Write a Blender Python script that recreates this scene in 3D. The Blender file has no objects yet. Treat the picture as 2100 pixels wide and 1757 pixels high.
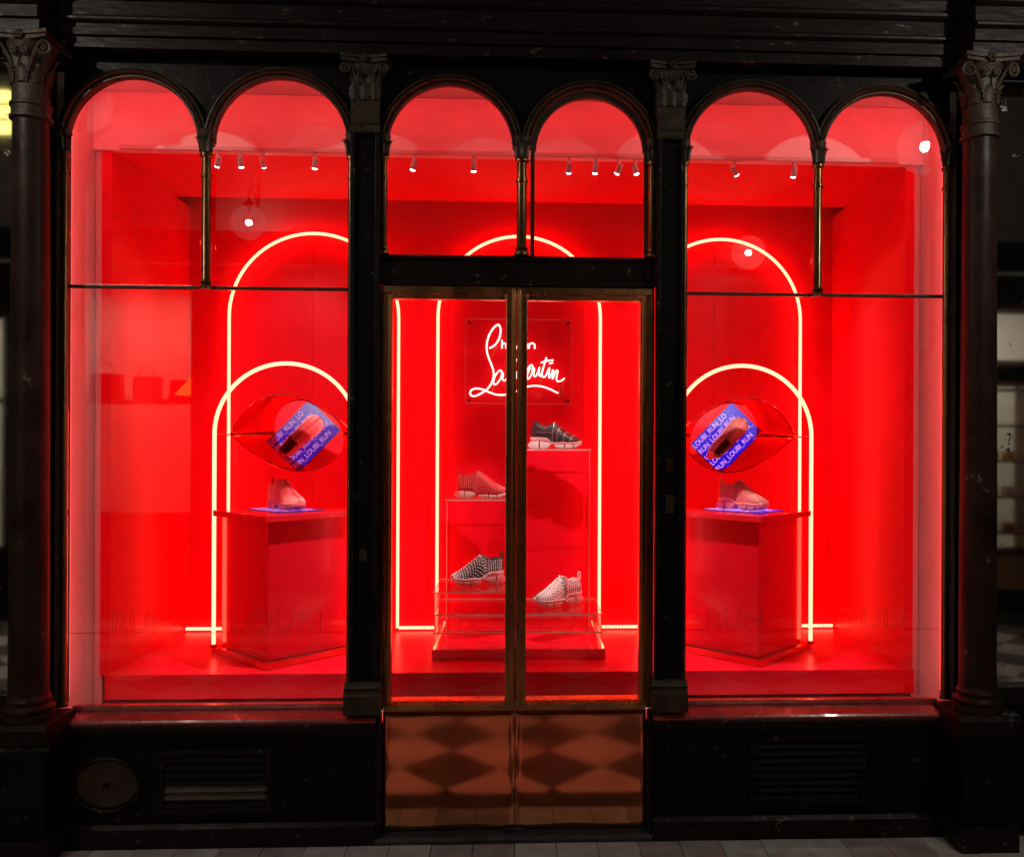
import bpy, bmesh, math, random
from mathutils import Vector, Matrix
R = math.radians
PI = math.pi
random.seed(7)
scene = bpy.context.scene
C = scene.collection

# ------------------------------------------------------------------ camera
cam_d = bpy.data.cameras.new('camera')
cam = bpy.data.objects.new('camera', cam_d)
C.objects.link(cam)
scene.camera = cam
cam_d.sensor_width = 36.0
cam_d.sensor_fit = 'HORIZONTAL'
cam_d.lens = 36.0 * 1800 / 2100
cam_d.shift_x = -0.041
cam_d.shift_y = 0.0105
cam_d.clip_start = 0.05
cam_d.clip_end = 200
cam.matrix_world = (Matrix.Translation((0, -3.83, 1.74)) @ Matrix.Rotation(R(-2.52), 4, 'Z')
                    @ Matrix.Rotation(PI / 2, 4, 'X') @ Matrix.Rotation(R(0.25), 4, 'Z'))

# ------------------------------------------------------------------ world: night over the glazed arcade
world = bpy.data.worlds.new('World')
scene.world = world
world.use_nodes = True
wn = world.node_tree
sky = wn.nodes.new('ShaderNodeTexSky')
sky.sky_type = 'NISHITA'
sky.sun_disc = False
sky.sun_elevation = R(2)
sky.sun_rotation = R(200)
wn.links.new(sky.outputs[0], wn.nodes['Background'].inputs[0])
wn.nodes['Background'].inputs[1].default_value = 0.012

scene.view_settings.view_transform = 'Standard'
scene.view_settings.look = 'None'
scene.view_settings.exposure = 0.0
scene.view_settings.gamma = 1.0
scene.cycles.use_denoising = True
scene.cycles.max_bounces = 8
scene.cycles.diffuse_bounces = 6
scene.cycles.glossy_bounces = 4
scene.cycles.transparent_max_bounces = 16
scene.cycles.use_adaptive_sampling = True
scene.cycles.adaptive_threshold = 0.02
scene.cycles.sample_clamp_indirect = 6.0
scene.cycles.caustics_reflective = False
scene.cycles.caustics_refractive = False

# strengths of the lamps the photograph shows
NEON = 15.0
SPOT_W = 26.0
BULB_W = 18.0       # globes across the arcade
HANGING_W = 50.0    # globes hanging in mid arcade

# ------------------------------------------------------------------ materials
MATS = {}


def nodes_of(m):
    return m.node_tree.nodes, m.node_tree.links


def mat(name, col, rough=0.5, metal=0.0, coat=0.0, var=0.0, var_scale=8.0, bump=0.0, bump_scale=60.0,
        rough_var=0.0, spec=0.5, wear=None, wear_amt=0.62, wear_scale=9.0, stretch=(1, 1, 1), trans=0.0):
    m = bpy.data.materials.new(name)
    m.use_nodes = True
    n, l = nodes_of(m)
    b = n['Principled BSDF']
    b.inputs['Base Color'].default_value = (*col, 1)
    b.inputs['Roughness'].default_value = rough
    b.inputs['Metallic'].default_value = metal
    b.inputs['Coat Weight'].default_value = coat
    b.inputs['Coat Roughness'].default_value = 0.06
    b.inputs['Specular IOR Level'].default_value = spec
    tc = n.new('ShaderNodeTexCoord')
    mp = n.new('ShaderNodeMapping')
    mp.inputs['Scale'].default_value = stretch
    geo = n.new('ShaderNodeNewGeometry')
    l.new(geo.outputs['Position'], mp.inputs[0])
    src = None
    if var > 0:
        t = n.new('ShaderNodeTexNoise')
        t.inputs['Scale'].default_value = var_scale
        t.inputs['Detail'].default_value = 6
        l.new(mp.outputs[0], t.inputs[0])
        r = n.new('ShaderNodeMapRange')
        r.inputs[1].default_value = 0.3
        r.inputs[2].default_value = 0.7
        r.inputs[3].default_value = 1 - var
        r.inputs[4].default_value = 1 + var
        l.new(t.outputs[0], r.inputs[0])
        mx = n.new('ShaderNodeMix')
        mx.data_type = 'RGBA'
        mx.blend_type = 'MULTIPLY'
        mx.inputs[0].default_value = 1
        mx.inputs[6].default_value = (*col, 1)
        l.new(r.outputs[0], mx.inputs[7])
        src = mx.outputs[2]
    if wear is not None:
        t = n.new('ShaderNodeTexNoise')
        t.inputs['Scale'].default_value = wear_scale
        t.inputs['Detail'].default_value = 9
        t.inputs['Roughness'].default_value = 0.7
        l.new(mp.outputs[0], t.inputs[0])
        r = n.new('ShaderNodeMapRange')
        r.inputs[1].default_value = wear_amt
        r.inputs[2].default_value = wear_amt + 0.04
        l.new(t.outputs[0], r.inputs[0])
        mx2 = n.new('ShaderNodeMix')
        mx2.data_type = 'RGBA'
        l.new(r.outputs[0], mx2.inputs[0])
        if src is not None:
            l.new(src, mx2.inputs[6])
        else:
            mx2.inputs[6].default_value = (*col, 1)
        mx2.inputs[7].default_value = (*wear, 1)
        src = mx2.outputs[2]
    if src is not None:
        l.new(src, b.inputs['Base Color'])
    if rough_var > 0:
        t = n.new('ShaderNodeTexNoise')
        t.inputs['Scale'].default_value = 14
        t.inputs['Detail'].default_value = 5
        l.new(mp.outputs[0], t.inputs[0])
        r = n.new('ShaderNodeMapRange')
        r.inputs[1].default_value = 0.3
        r.inputs[2].default_value = 0.7
        r.inputs[3].default_value = max(0.02, rough - rough_var)
        r.inputs[4].default_value = rough + rough_var
        l.new(t.outputs[0], r.inputs[0])
        l.new(r.outputs[0], b.inputs['Roughness'])
    if bump > 0:
        t = n.new('ShaderNodeTexNoise')
        t.inputs['Scale'].default_value = bump_scale
        t.inputs['Detail'].default_value = 4
        l.new(mp.outputs[0], t.inputs[0])
        bp = n.new('ShaderNodeBump')
        bp.inputs['Strength'].default_value = bump
        bp.inputs['Distance'].default_value = 0.01
        l.new(t.outputs[0], bp.inputs['Height'])
        l.new(bp.outputs[0], b.inputs['Normal'])
    MATS[name] = m
    return m


def emit(name, col, strength, base=(0.3, 0.3, 0.3), sample=True):
    m = bpy.data.materials.new(name)
    m.use_nodes = True
    n, l = nodes_of(m)
    b = n['Principled BSDF']
    b.inputs['Base Color'].default_value = (*base, 1)
    b.inputs['Roughness'].default_value = 0.3
    b.inputs['Emission Color'].default_value = (*col, 1)
    b.inputs['Emission Strength'].default_value = strength
    if not sample:
        m.cycles.emission_sampling = 'NONE'
    MATS[name] = m
    return m


def clear(name, f0=0.05, tint=(1, 1, 1), gloss_rough=0.0, body=0.0, body_col=(1, 1, 1)):
    """thin clear sheet: transparent body, mirror-like Fresnel surface"""
    m = bpy.data.materials.new(name)
    m.use_nodes = True
    n, l = nodes_of(m)
    n.remove(n['Principled BSDF'])
    out = n['Material Output']
    tr = n.new('ShaderNodeBsdfTransparent')
    tr.inputs[0].default_value = (*tint, 1)
    gl = n.new('ShaderNodeBsdfGlossy')
    gl.inputs['Roughness'].default_value = gloss_rough
    lw = n.new('ShaderNodeLayerWeight')
    lw.inputs[0].default_value = 0.5
    pw = n.new('ShaderNodeMath')
    pw.operation = 'POWER'
    pw.inputs[1].default_value = 5
    l.new(lw.outputs['Facing'], pw.inputs[0])
    ma = n.new('ShaderNodeMath')
    ma.operation = 'MULTIPLY_ADD'
    ma.inputs[1].default_value = 1 - f0
    ma.inputs[2].default_value = f0
    l.new(pw.outputs[0], ma.inputs[0])
    mx = n.new('ShaderNodeMixShader')
    l.new(ma.outputs[0], mx.inputs[0])
    base = tr.outputs[0]
    if body > 0:
        df = n.new('ShaderNodeBsdfDiffuse')
        df.inputs[0].default_value = (*body_col, 1)
        m2 = n.new('ShaderNodeMixShader')
        m2.inputs[0].default_value = body
        l.new(tr.outputs[0], m2.inputs[1])
        l.new(df.outputs[0], m2.inputs[2])
        base = m2.outputs[0]
    l.new(base, mx.inputs[1])
    l.new(gl.outputs[0], mx.inputs[2])
    l.new(mx.outputs[0], out.inputs[0])
    MATS[name] = m
    return m


mat('black_paint', (0.015, 0.0085, 0.0075), 0.40, spec=0.2, var=0.35, var_scale=5, bump=0.25, bump_scale=38, rough_var=0.1,
    wear=(0.15, 0.115, 0.10), wear_amt=0.61, wear_scale=17)
mat('black_panel', (0.007, 0.0045, 0.0045), 0.48, spec=0.16, var=0.3, bump=0.2, bump_scale=30, rough_var=0.1,
    wear=(0.11, 0.085, 0.075), wear_amt=0.625, wear_scale=21)
mat('cornice_paint', (0.016, 0.0105, 0.0105), 0.44, spec=0.18, var=0.4, var_scale=4, bump=0.35, bump_scale=34, rough_var=0.12,
    wear=(0.16, 0.14, 0.13), wear_amt=0.62, wear_scale=26, stretch=(0.35, 1, 1))
mat('bronze_paint', (0.062, 0.043, 0.025), 0.42, 0.25, var=0.4, var_scale=16, bump=0.3, bump_scale=70, rough_var=0.1)
mat('capital_paint', (0.050, 0.034, 0.019), 0.52, 0.1, var=0.45, var_scale=22, bump=0.4, bump_scale=80)
mat('column_paint', (0.034, 0.018, 0.013), 0.42, spec=0.22, var=0.5, var_scale=7, bump=0.25, bump_scale=24, rough_var=0.09,
    wear=(0.24, 0.17, 0.13), wear_amt=0.635, wear_scale=7)
mat('brass', (0.58, 0.35, 0.13), 0.28, 1.0, var=0.14, var_scale=12, rough_var=0.07, bump=0.04, bump_scale=50, stretch=(1, 1, 0.12))
mat('old_brass', (0.22, 0.125, 0.048), 0.28, 0.9, var=0.2, var_scale=14, rough_var=0.08, bump=0.06, bump_scale=60, stretch=(1, 1, 0.15))
mat('brass_sheet', (0.86, 0.40, 0.19), 0.09, 1.0, var=0.18, var_scale=3, rough_var=0.02)
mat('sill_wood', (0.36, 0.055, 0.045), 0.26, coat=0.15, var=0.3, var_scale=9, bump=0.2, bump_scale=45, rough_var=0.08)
mat('pale_reflection', (0.33, 0.28, 0.25), 0.4, var=0.25, var_scale=10, bump=0.2, bump_scale=30)  # pale colour stands in for a reflection in the mirror strips
mat('threshold_stone', (0.035, 0.032, 0.036), 0.45, var=0.5, var_scale=18, bump=0.5, bump_scale=40,
    wear=(0.13, 0.12, 0.12), wear_amt=0.66, wear_scale=20)
mat('red_lacquer', (0.74, 0.005, 0.022), 0.30, var=0.03, spec=0.14)
mat('red_matt', (0.74, 0.005, 0.022), 0.42, var=0.04, spec=0.14)
mat('red_gloss', (0.72, 0.006, 0.02), 0.12, coat=0.2, spec=0.35)
mat('red_mirror', (0.72, 0.045, 0.05), 0.06, 0.85)
mat('red_panel', (0.74, 0.012, 0.024), 0.16, coat=0.25)
mat('eye_mirror', (0.86, 0.05, 0.06), 0.05, 0.92)
mat('plate_red', (0.72, 0.012, 0.022), 0.13, coat=0.6)
mat('grille_paint', (0.006, 0.005, 0.005), 0.65, spec=0.2, var=0.4, var_scale=20)
mat('mirror', (0.86, 0.84, 0.84), 0.015, 1.0)
mat('white_wall', (0.74, 0.70, 0.68), 0.55, var=0.05, bump=0.08)
mat('white_metal', (0.62, 0.50, 0.50), 0.4)
mat('lamp_metal', (0.05, 0.04, 0.03), 0.4, 0.6)
mat('stone_tile', (0.56, 0.51, 0.47), 0.5, var=0.22, var_scale=11, bump=0.22, bump_scale=50, rough_var=0.1)
mat('stone_tile_warm', (0.43, 0.35, 0.33), 0.5, var=0.22, var_scale=11, bump=0.22, bump_scale=50, rough_var=0.1)
mat('stone_dark', (0.10, 0.08, 0.07), 0.35, var=0.3, var_scale=12)
mat('marble_white', (0.70, 0.63, 0.58), 0.35, var=0.15, var_scale=5)
mat('marble_black', (0.17, 0.135, 0.12), 0.3, var=0.3, var_scale=6)
mat('joint', (0.03, 0.027, 0.025), 0.8, var=0.3)
mat('plaster', (0.20, 0.19, 0.175), 0.7, var=0.2, var_scale=3, bump=0.15)
mat('opp_paint', (0.022, 0.020, 0.019), 0.35, var=0.3)
mat('opp_wood', (0.16, 0.07, 0.035), 0.4, var=0.3)
mat('opp_panel', (0.42, 0.30, 0.16), 0.4, 0.3, var=0.2)
mat('shop_wall', (0.72, 0.70, 0.64), 0.6, var=0.05)
mat('bag_leather', (0.06, 0.035, 0.03), 0.4)
mat('bag_red', (0.30, 0.03, 0.03), 0.4)
mat('lamp_shade', (0.75, 0.30, 0.03), 0.4)
mat('shoe_black', (0.035, 0.018, 0.022), 0.38, var=0.3, var_scale=60, bump=0.3, bump_scale=220)
mat('shoe_black_knit', (0.02, 0.008, 0.012), 0.6, bump=0.3, bump_scale=300)
mat('shoe_red', (0.50, 0.010, 0.016), 0.5, bump=0.3, bump_scale=260)
mat('shoe_pink', (0.86, 0.64, 0.64), 0.5, bump=0.3, bump_scale=260)
mat('shoe_blush', (0.62, 0.16, 0.15), 0.55, var=0.2, var_scale=120, bump=0.6, bump_scale=240)
mat('sole_white', (0.86, 0.82, 0.82), 0.45)
mat('sole_pink', (0.76, 0.38, 0.38), 0.45)
mat('sole_blush', (0.62, 0.20, 0.22), 0.45)
mat('sole_red', (0.55, 0.015, 0.02), 0.45)
mat('lining', (0.10, 0.012, 0.014), 0.8)
mat('stud_silver', (0.90, 0.82, 0.85), 0.2, 0.0, coat=1.0)
mat('stud_dark', (0.035, 0.02, 0.03), 0.3, 0.0)
mat('stud_red', (0.90, 0.34, 0.33), 0.15, 0.0, coat=1.0)
mat('stud_crystal', (0.95, 0.42, 0.42), 0.1, 0.0, coat=1.0)
mat('strap_silver', (0.42, 0.33, 0.33), 0.3, 0.7)
mat('cable', (0.02, 0.01, 0.01), 0.5)
mat('electrode', (0.55, 0.12, 0.04), 0.4)
emit('neon', (1.0, 0.074, 0.042), NEON)
emit('sign_neon', (1.0, 0.30, 0.26), 5.5)
emit('led_strip', (1.0, 0.20, 0.08), 5.0)
emit('lens_lit', (1.0, 0.82, 0.86), 14.0, sample=False)
emit('screen_blue', (0.020, 0.008, 1.0), 0.78, (0.01, 0.008, 0.01))
emit('screen_violet', (0.085, 0.012, 0.55), 0.70, (0.01, 0.008, 0.01))
emit('screen_text', (1.0, 0.42, 1.0), 1.3, (0.01, 0.01, 0.01), False)
emit('screen_text_dim', (0.95, 0.30, 0.75), 0.95, (0.01, 0.01, 0.01), False)
emit('lit_shade', (1.0, 0.36, 0.03), 2.6, (0.5, 0.2, 0.02), False)
emit('bulb', (1.0, 0.93, 0.85), 9.0, sample=False)
emit('head_fill', (1.0, 0.03, 0.035), 19.0)  # added fill behind the window head
emit('jamb_fill', (1.0, 0.085, 0.095), 16.0)  # added fill behind the jambs
emit('shop_light', (1.0, 0.90, 0.76), 9.0)
emit('upper_window', (1.0, 0.85, 0.22), 3.0, sample=False)
clear('glass', 0.042)
clear('acrylic', 0.035, (1.0, 0.985, 0.985), 0.01)
clear('acrylic_edge_glow', 0.15, (0.9, 0.55, 0.52), 0.1, 0.65, (1.0, 0.62, 0.55))  # pink body colour stands in for light carried to the edges
clear('globe_glass', 0.05, (0.92, 0.92, 0.92), 0.05, 0.30, (0.9, 0.9, 0.9))
clear('film', 0.02, (0.70, 0.50, 0.50), 0.3, 0.08, (0.05, 0.01, 0.012))


def glow_glass(name, col, strength, clear_part):
    m = bpy.data.materials.new(name)
    m.use_nodes = True
    n, l = nodes_of(m)
    n.remove(n['Principled BSDF'])
    tr = n.new('ShaderNodeBsdfTransparent')
    em = n.new('ShaderNodeEmission')
    em.inputs[0].default_value = (*col, 1)
    em.inputs[1].default_value = strength
    mx = n.new('ShaderNodeMixShader')
    mx.inputs[0].default_value = 1 - clear_part
    l.new(tr.outputs[0], mx.inputs[1])
    l.new(em.outputs[0], mx.inputs[2])
    l.new(mx.outputs[0], n['Material Output'].inputs[0])
    m.cycles.emission_sampling = 'NONE'
    MATS[name] = m


glow_glass('globe_glow', (1.0, 0.93, 0.88), 0.9, 0.7)


def foxed_mirror():
    m = mat('foxed_mirror', (0.62, 0.62, 0.60), 0.04, 1.0)
    n, l = nodes_of(m)
    b = n['Principled BSDF']
    geo = n.new('ShaderNodeNewGeometry')
    t = n.new('ShaderNodeTexNoise')
    t.inputs['Scale'].default_value = 8
    t.inputs['Detail'].default_value = 10
    t.inputs['Roughness'].default_value = 0.75
    l.new(geo.outputs['Position'], t.inputs[0])
    r = n.new('ShaderNodeMapRange')
    r.inputs[1].default_value = 0.615
    r.inputs[2].default_value = 0.65
    l.new(t.outputs[0], r.inputs[0])
    mx = n.new('ShaderNodeMix')
    mx.data_type = 'RGBA'
    mx.inputs[6].default_value = (0.62, 0.62, 0.60, 1)
    mx.inputs[7].default_value = (0.02, 0.018, 0.016, 1)
    l.new(r.outputs[0], mx.inputs[0])
    l.new(mx.outputs[2], b.inputs['Base Color'])
    r2 = n.new('ShaderNodeMapRange')
    r2.inputs[3].default_value = 0.04
    r2.inputs[4].default_value = 0.6
    l.new(r.outputs[0], r2.inputs[0])
    l.new(r2.outputs[0], b.inputs['Roughness'])


foxed_mirror()


# ------------------------------------------------------------------ mesh helpers
class MB:
    def __init__(s):
        s.v = []
        s.f = []

    def add(s, verts, faces):
        o = len(s.v)
        s.v += [tuple(p) for p in verts]
        s.f += [tuple(i + o for i in f) for f in faces]
        return s

    def box(s, x0, x1, y0, y1, z0, z1):
        return s.add([(x0, y0, z0), (x1, y0, z0), (x1, y1, z0), (x0, y1, z0),
                      (x0, y0, z1), (x1, y0, z1), (x1, y1, z1), (x0, y1, z1)],
                     [(0, 3, 2, 1), (4, 5, 6, 7), (0, 1, 5, 4), (1, 2, 6, 5), (2, 3, 7, 6), (3, 0, 4, 7)])

    def loft(s, rings, cap=True, closed=True):
        n = len(rings[0])
        vs = [p for r in rings for p in r]
        fs = []
        m = n if closed else n - 1
        for i in range(len(rings) - 1):
            for j in range(m):
                a, b = i * n + j, i * n + (j + 1) % n
                fs.append((a, b, b + n, a + n))
        if cap and closed:
            fs.append(tuple(reversed(range(n))))
            fs.append(tuple(range((len(rings) - 1) * n, len(rings) * n)))
        return s.add(vs, fs)

    def prism(s, poly, axis, a0, a1):
        """poly in the two remaining axes, extruded along axis"""
        def pt(p, a):
            if axis == 'x':
                return (a, p[0], p[1])
            if axis == 'y':
                return (p[0], a, p[1])
            return (p[0], p[1], a)
        return s.loft([[pt(p, a0) for p in poly], [pt(p, a1) for p in poly]])

    def lathe(s, prof, cx=0, cy=0, n=24, a0=0, a1=2 * PI):
        full = abs(a1 - a0 - 2 * PI) < 1e-6
        k = n if full else n + 1
        rings = []
        for r, z in prof:
            rings.append([(cx + r * math.cos(a0 + (a1 - a0) * i / n), cy + r * math.sin(a0 + (a1 - a0) * i / n), z)
                          for i in range(k)])
        return s.loft(rings, cap=full, closed=full)

    def tube(s, pts, r, n=10, closed=False):
        pts = [Vector(p) for p in pts]
        rings = []
        up = None
        N = len(pts)
        for i, p in enumerate(pts):
            if closed:
                t = (pts[(i + 1) % N] - pts[i - 1]).normalized()
            else:
                t = (pts[min(i + 1, N - 1)] - pts[max(i - 1, 0)]).normalized()
            if up is None:
                up = t.orthogonal().normalized()
            else:
                up = (up - t * up.dot(t))
                up = up.normalized() if up.length > 1e-6 else t.orthogonal().normalized()
            w = t.cross(up)
            rr = r(i / max(1, N - 1)) if callable(r) else r
            rings.append([tuple(p + up * rr * math.cos(2 * PI * k / n) + w * rr * math.sin(2 * PI * k / n))
                          for k in range(n)])
        if closed:
            rings.append(rings[0])
            return s.loft(rings, cap=False)
        return s.loft(rings)

    def ball(s, c, r, n=12, m=8, sz=1.0):
        prof = [(max(1e-5, r * math.sin(PI * i / m)), c[2] - r * sz * math.cos(PI * i / m)) for i in range(m + 1)]
        return s.lathe(prof, c[0], c[1], n)

    def build(s, name, material, parent=None, smooth=False, bevel=0.0, kind=None, loc=None, angle=40):
        me = bpy.data.meshes.new(name)
        me.from_pydata(s.v, [], s.f)
        bm = bmesh.new()
        bm.from_mesh(me)
        bmesh.ops.recalc_face_normals(bm, faces=bm.faces)
        if bevel > 0:
            es = [e for e in bm.edges if len(e.link_faces) == 2 and e.calc_face_angle(0) > R(35)]
            bmesh.ops.bevel(bm, geom=es, offset=bevel, segments=2, affect='EDGES', profile=0.6, clamp_overlap=True)
        if smooth:
            for f in bm.faces:
                f.smooth = True
            for e in bm.edges:
                if len(e.link_faces) == 2 and e.calc_face_angle(0) > R(angle):
                    e.smooth = False
        bm.to_mesh(me)
        bm.free()
        me.materials.append(MATS[material] if isinstance(material, str) else material)
        o = bpy.data.objects.new(name, me)
        C.objects.link(o)
        if parent is not None:
            o.parent = parent
            o.matrix_parent_inverse = Matrix.Identity(4)
        if loc is not None:
            o.location = loc
        if kind:
            o['kind'] = kind
        return o


def tag(o, label, cat, group=None):
    o['label'] = label
    o['category'] = cat
    if group:
        o['group'] = group
    return o


def thing(name, label, cat, group=None, loc=(0, 0, 0)):
    o = bpy.data.objects.new(name, None)
    o.empty_display_size = 0.1
    o.location = loc
    C.objects.link(o)
    return tag(o, label, cat, group)


def part(name, parent):
    """an empty part that groups sub-parts"""
    o = bpy.data.objects.new(name, None)
    o.empty_display_size = 0.05
    C.objects.link(o)
    o.parent = parent
    return o


def copy_tree(o, parent=None):
    c = o.copy()
    C.objects.link(c)
    c.parent = parent
    for ch in list(o.children):
        copy_tree(ch, c)
    return c


def arc(cx, cz, r, a0, a1, n, y=0.0):
    return [(cx + r * math.cos(a0 + (a1 - a0) * i / n), y, cz + r * math.sin(a0 + (a1 - a0) * i / n)) for i in range(n + 1)]


# ================================================================== SETTING
# ---- arcade floor: joint bed, border stones, black band, diagonal black and white marble
floor = MB().box(-6.5, 6.5, -5.05, 0.0, -0.06, -0.012).build('arcade_floor', 'joint', kind='structure')
bw = 0.175
first_s = None
for k in range(-16, 17):
    x0 = 0.004 + k * bw
    o = MB().box(0.0015, bw - 0.0015, -0.352, -0.103, -0.011, 0.0).build(
        'border_stone', 'stone_tile' if (k * 7 + 3) % 5 in (0, 2, 3) else 'stone_tile_warm', floor, bevel=0.002)
    o.location = (x0, 0, random.uniform(-0.0012, 0.0008))
for k in range(-7, 7):
    MB().box(0.002, 0.428, -0.522, -0.354, -0.011, -0.001).build('band_stone', 'stone_dark', floor, bevel=0.002).location = (k * 0.43, 0, 0)
d = 0.53
tile_me = {}
xs0, ys0 = -0.335, -0.842
h = d / 2 - 0.002
for col in ('marble_white', 'marble_black'):
    o = MB().prism([(-h, 0), (0, -h), (h, 0), (0, h)], 'z', -0.010, 0.0).build('floor_tile', col)
    tile_me[col] = o.data
    bpy.data.objects.remove(o)
cut = -0.524 - (ys0 + d / 2)
for i in range(-9, 11):
    x = xs0 + i * d + d / 2
    if abs(x) < 4.6:
        o = MB().prism([(-h, 0), (0, -h), (h, 0), (h - cut, cut), (-(h - cut), cut)], 'z', -0.010, 0.0).build('floor_tile', 'marble_white', floor)
        o.location = (x, ys0 + d / 2, 0)
cnt = 0
for j in range(-2, 9):
    for i in range(-9, 11):
        for off, col in ((0, 'marble_black'), (d / 2, 'marble_white')):
            x, y = xs0 + i * d + off, ys0 - j * d - off
            if y - d / 2 < -4.99 or y + d / 2 > -0.50 or abs(x) > 4.6 or cnt > 290:
                continue
            o = bpy.data.objects.new('floor_tile', tile_me[col])
            C.objects.link(o)
            o.parent = floor
            o.location = (x, y, random.uniform(-0.001, 0.0005))
            cnt += 1

floor.location.z = 0.026

# ---- the red display room behind the glass
SX, SY0, SY1, SZ0, SZ1 = 1.872, 0.32, 1.30, 0.64, 3.06
MB().box(-1.95, 1.95, SY1, SY1 + 0.05, 0.5, 3.35).build('back_wall', 'red_matt', kind='structure')
for k in range(5):
    MB().box(-1.95 + k * 0.78 + 0.001, -1.95 + (k + 1) * 0.78 - 0.001, SY1 - 0.006, SY1 - 0.0005, 0.641, 3.35).build('wall_panel', 'red_matt', bpy.data.objects['back_wall'])
for s in (-1, 1):
    MB().box(min(s * SX, s * (SX + 0.045)), max(s * SX, s * (SX + 0.045)), SY0, SY1, SZ0, SZ1 + 0.004).build(
        'side_wall', 'red_lacquer', kind='structure')
    # white reveal beside the glass and its return
    MB().box(min(s * 1.955, s * 2.02), max(s * 1.955, s * 2.02), 0.03, 0.36, 0.50, 3.36).build(
        'window_reveal', 'white_wall', kind='structure')
    MB().box(min(s * (SX + 0.047), s * 1.954), max(s * (SX + 0.047), s * 1.954), 0.345, 0.40, 0.50, 3.36).build(
        'reveal_return', 'white_wall', kind='structure')
MB().box(-1.895, 1.925, SY0, SY1 - 0.002, 0.525, SZ0).build('display_floor', 'red_lacquer', kind='structure', bevel=0.002)
MB().box(-SX - 0.04, SX + 0.04, SY0 + 0.03, 1.09, SZ1 + 0.006, SZ1 + 0.03).build('display_ceiling', 'red_matt', kind='structure')
MB().box(-1.95, 1.95, 1.0, SY1, SZ1 + 0.13, SZ1 + 0.15).build('ceiling_recess', 'red_matt', kind='structure')
MB().box(-1.954, 1.954, SY0 - 0.012, SY0 + 0.028, SZ1 + 0.006, 3.335).build('fascia', 'white_wall', kind='structure')
MB().box(-2.02, 2.02, 0.03, 0.44, 3.337, 3.36).build('bay_ceiling', 'white_wall', kind='structure')
MB().box(-1.955, 1.955, 0.045, 0.40, 0.47, 0.499).build('inner_sill', 'white_wall', kind='structure')
# dark shell so that no sky leaks into the room from behind
MB().box(-2.08, 2.08, SY1 + 0.06, SY1 + 0.10, 0.0, 4.6).build('dark_shell', 'joint', kind='structure')

# ================================================================== SHOPFRONT
shop = thing('shopfront', 'black and bronze shopfront with six arched lights over a red lit display', 'shopfront')
SPR = 2.995
ARCH = [(-1.900, -1.354), (-1.290, -0.721), (-0.558, -0.014), (0.059, 0.578), (0.746, 1.305), (1.345, 1.890)]
BAYS = [(-1.9525, -0.697, 0, 1), (-0.583, 0.605, 2, 3), (0.722, 1.9525, 4, 5)]


def slab_arch_pane(x0, x1, z0, y0, y1, inset=0.0):
    cx, r = (x0 + x1) / 2, (x1 - x0) / 2 - inset
    zs = SPR if z0 < SPR else SPR
    poly = [(cx - r, z0), (cx + r, z0)] + [(cx + r * math.cos(PI * i / 24), zs + r * math.sin(PI * i / 24)) for i in range(25)]
    return MB().prism(poly, 'y', y0, y1)


# spandrels: flat black boards pierced by two arches
def spandrel(x0, x1, arches):
    top = 3.40
    xs = [x0]
    for (a, b) in arches:
        cx, r = (a + b) / 2, (b - a) / 2 + 0.012
        xs += [cx - r * math.cos(PI * i / 28) for i in range(29)]
    xs.append(x1)

    def low(x):
        for (a, b) in arches:
            cx, r = (a + b) / 2, (b - a) / 2 + 0.012
            if abs(x - cx) <= r + 1e-9:
                return SPR + math.sqrt(max(0, r * r - (x - cx) ** 2))
        return SPR
    rings = []
    for x in xs:
        z = low(x)
        rings.append([(x, -0.012, z), (x, -0.012, top), (x, 0.028, top), (x, 0.028, z)])
    return MB().loft(rings)


for x0, x1, a, b in BAYS:
    spandrel(x0, x1, [ARCH[a], ARCH[b]]).build('spandrel', 'black_panel', shop)

# archivolts: moulded rings, three rolls each
prof = [(0.000, -0.006), (0.000, -0.030), (0.004, -0.036), (0.010, -0.036), (0.013, -0.030), (0.016, -0.040),
        (0.022, -0.050), (0.028, -0.046), (0.031, -0.036), (0.036, -0.044), (0.043, -0.042), (0.046, -0.028), (0.046, -0.006)]
for k, (a, b) in enumerate(ARCH):
    cx, r0 = (a + b) / 2, (b - a) / 2 - 0.004
    rings = []
    for i in range(41):
        t = PI * i / 40
        rings.append([(cx + (r0 + p) * math.cos(t), y, SPR + (r0 + p) * math.sin(t)) for p, y in prof])
    MB().loft(rings).build('archivolt', 'bronze_paint', shop, smooth=True, angle=50)

# hinged vent frame standing in the second light over the door
a, b = ARCH[3]
cx, r = (a + b) / 2, (b - a) / 2
rings = []
for i in range(33):
    t = PI * i / 32
    rings.append([(cx + (r - p) * math.cos(t), y, SPR + (r - p) * math.sin(t)) for p, y in ((0.002, -0.016), (0.026, -0.012), (0.026, 0.012), (0.002, 0.012))])
fr = MB().loft(rings)
for sx in (a + 0.002, b - 0.020):
    fr.box(sx, sx + 0.018, -0.014, 0.012, 2.5365, SPR)
fr.build('vent_frame', 'bronze_paint', shop)


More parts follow.
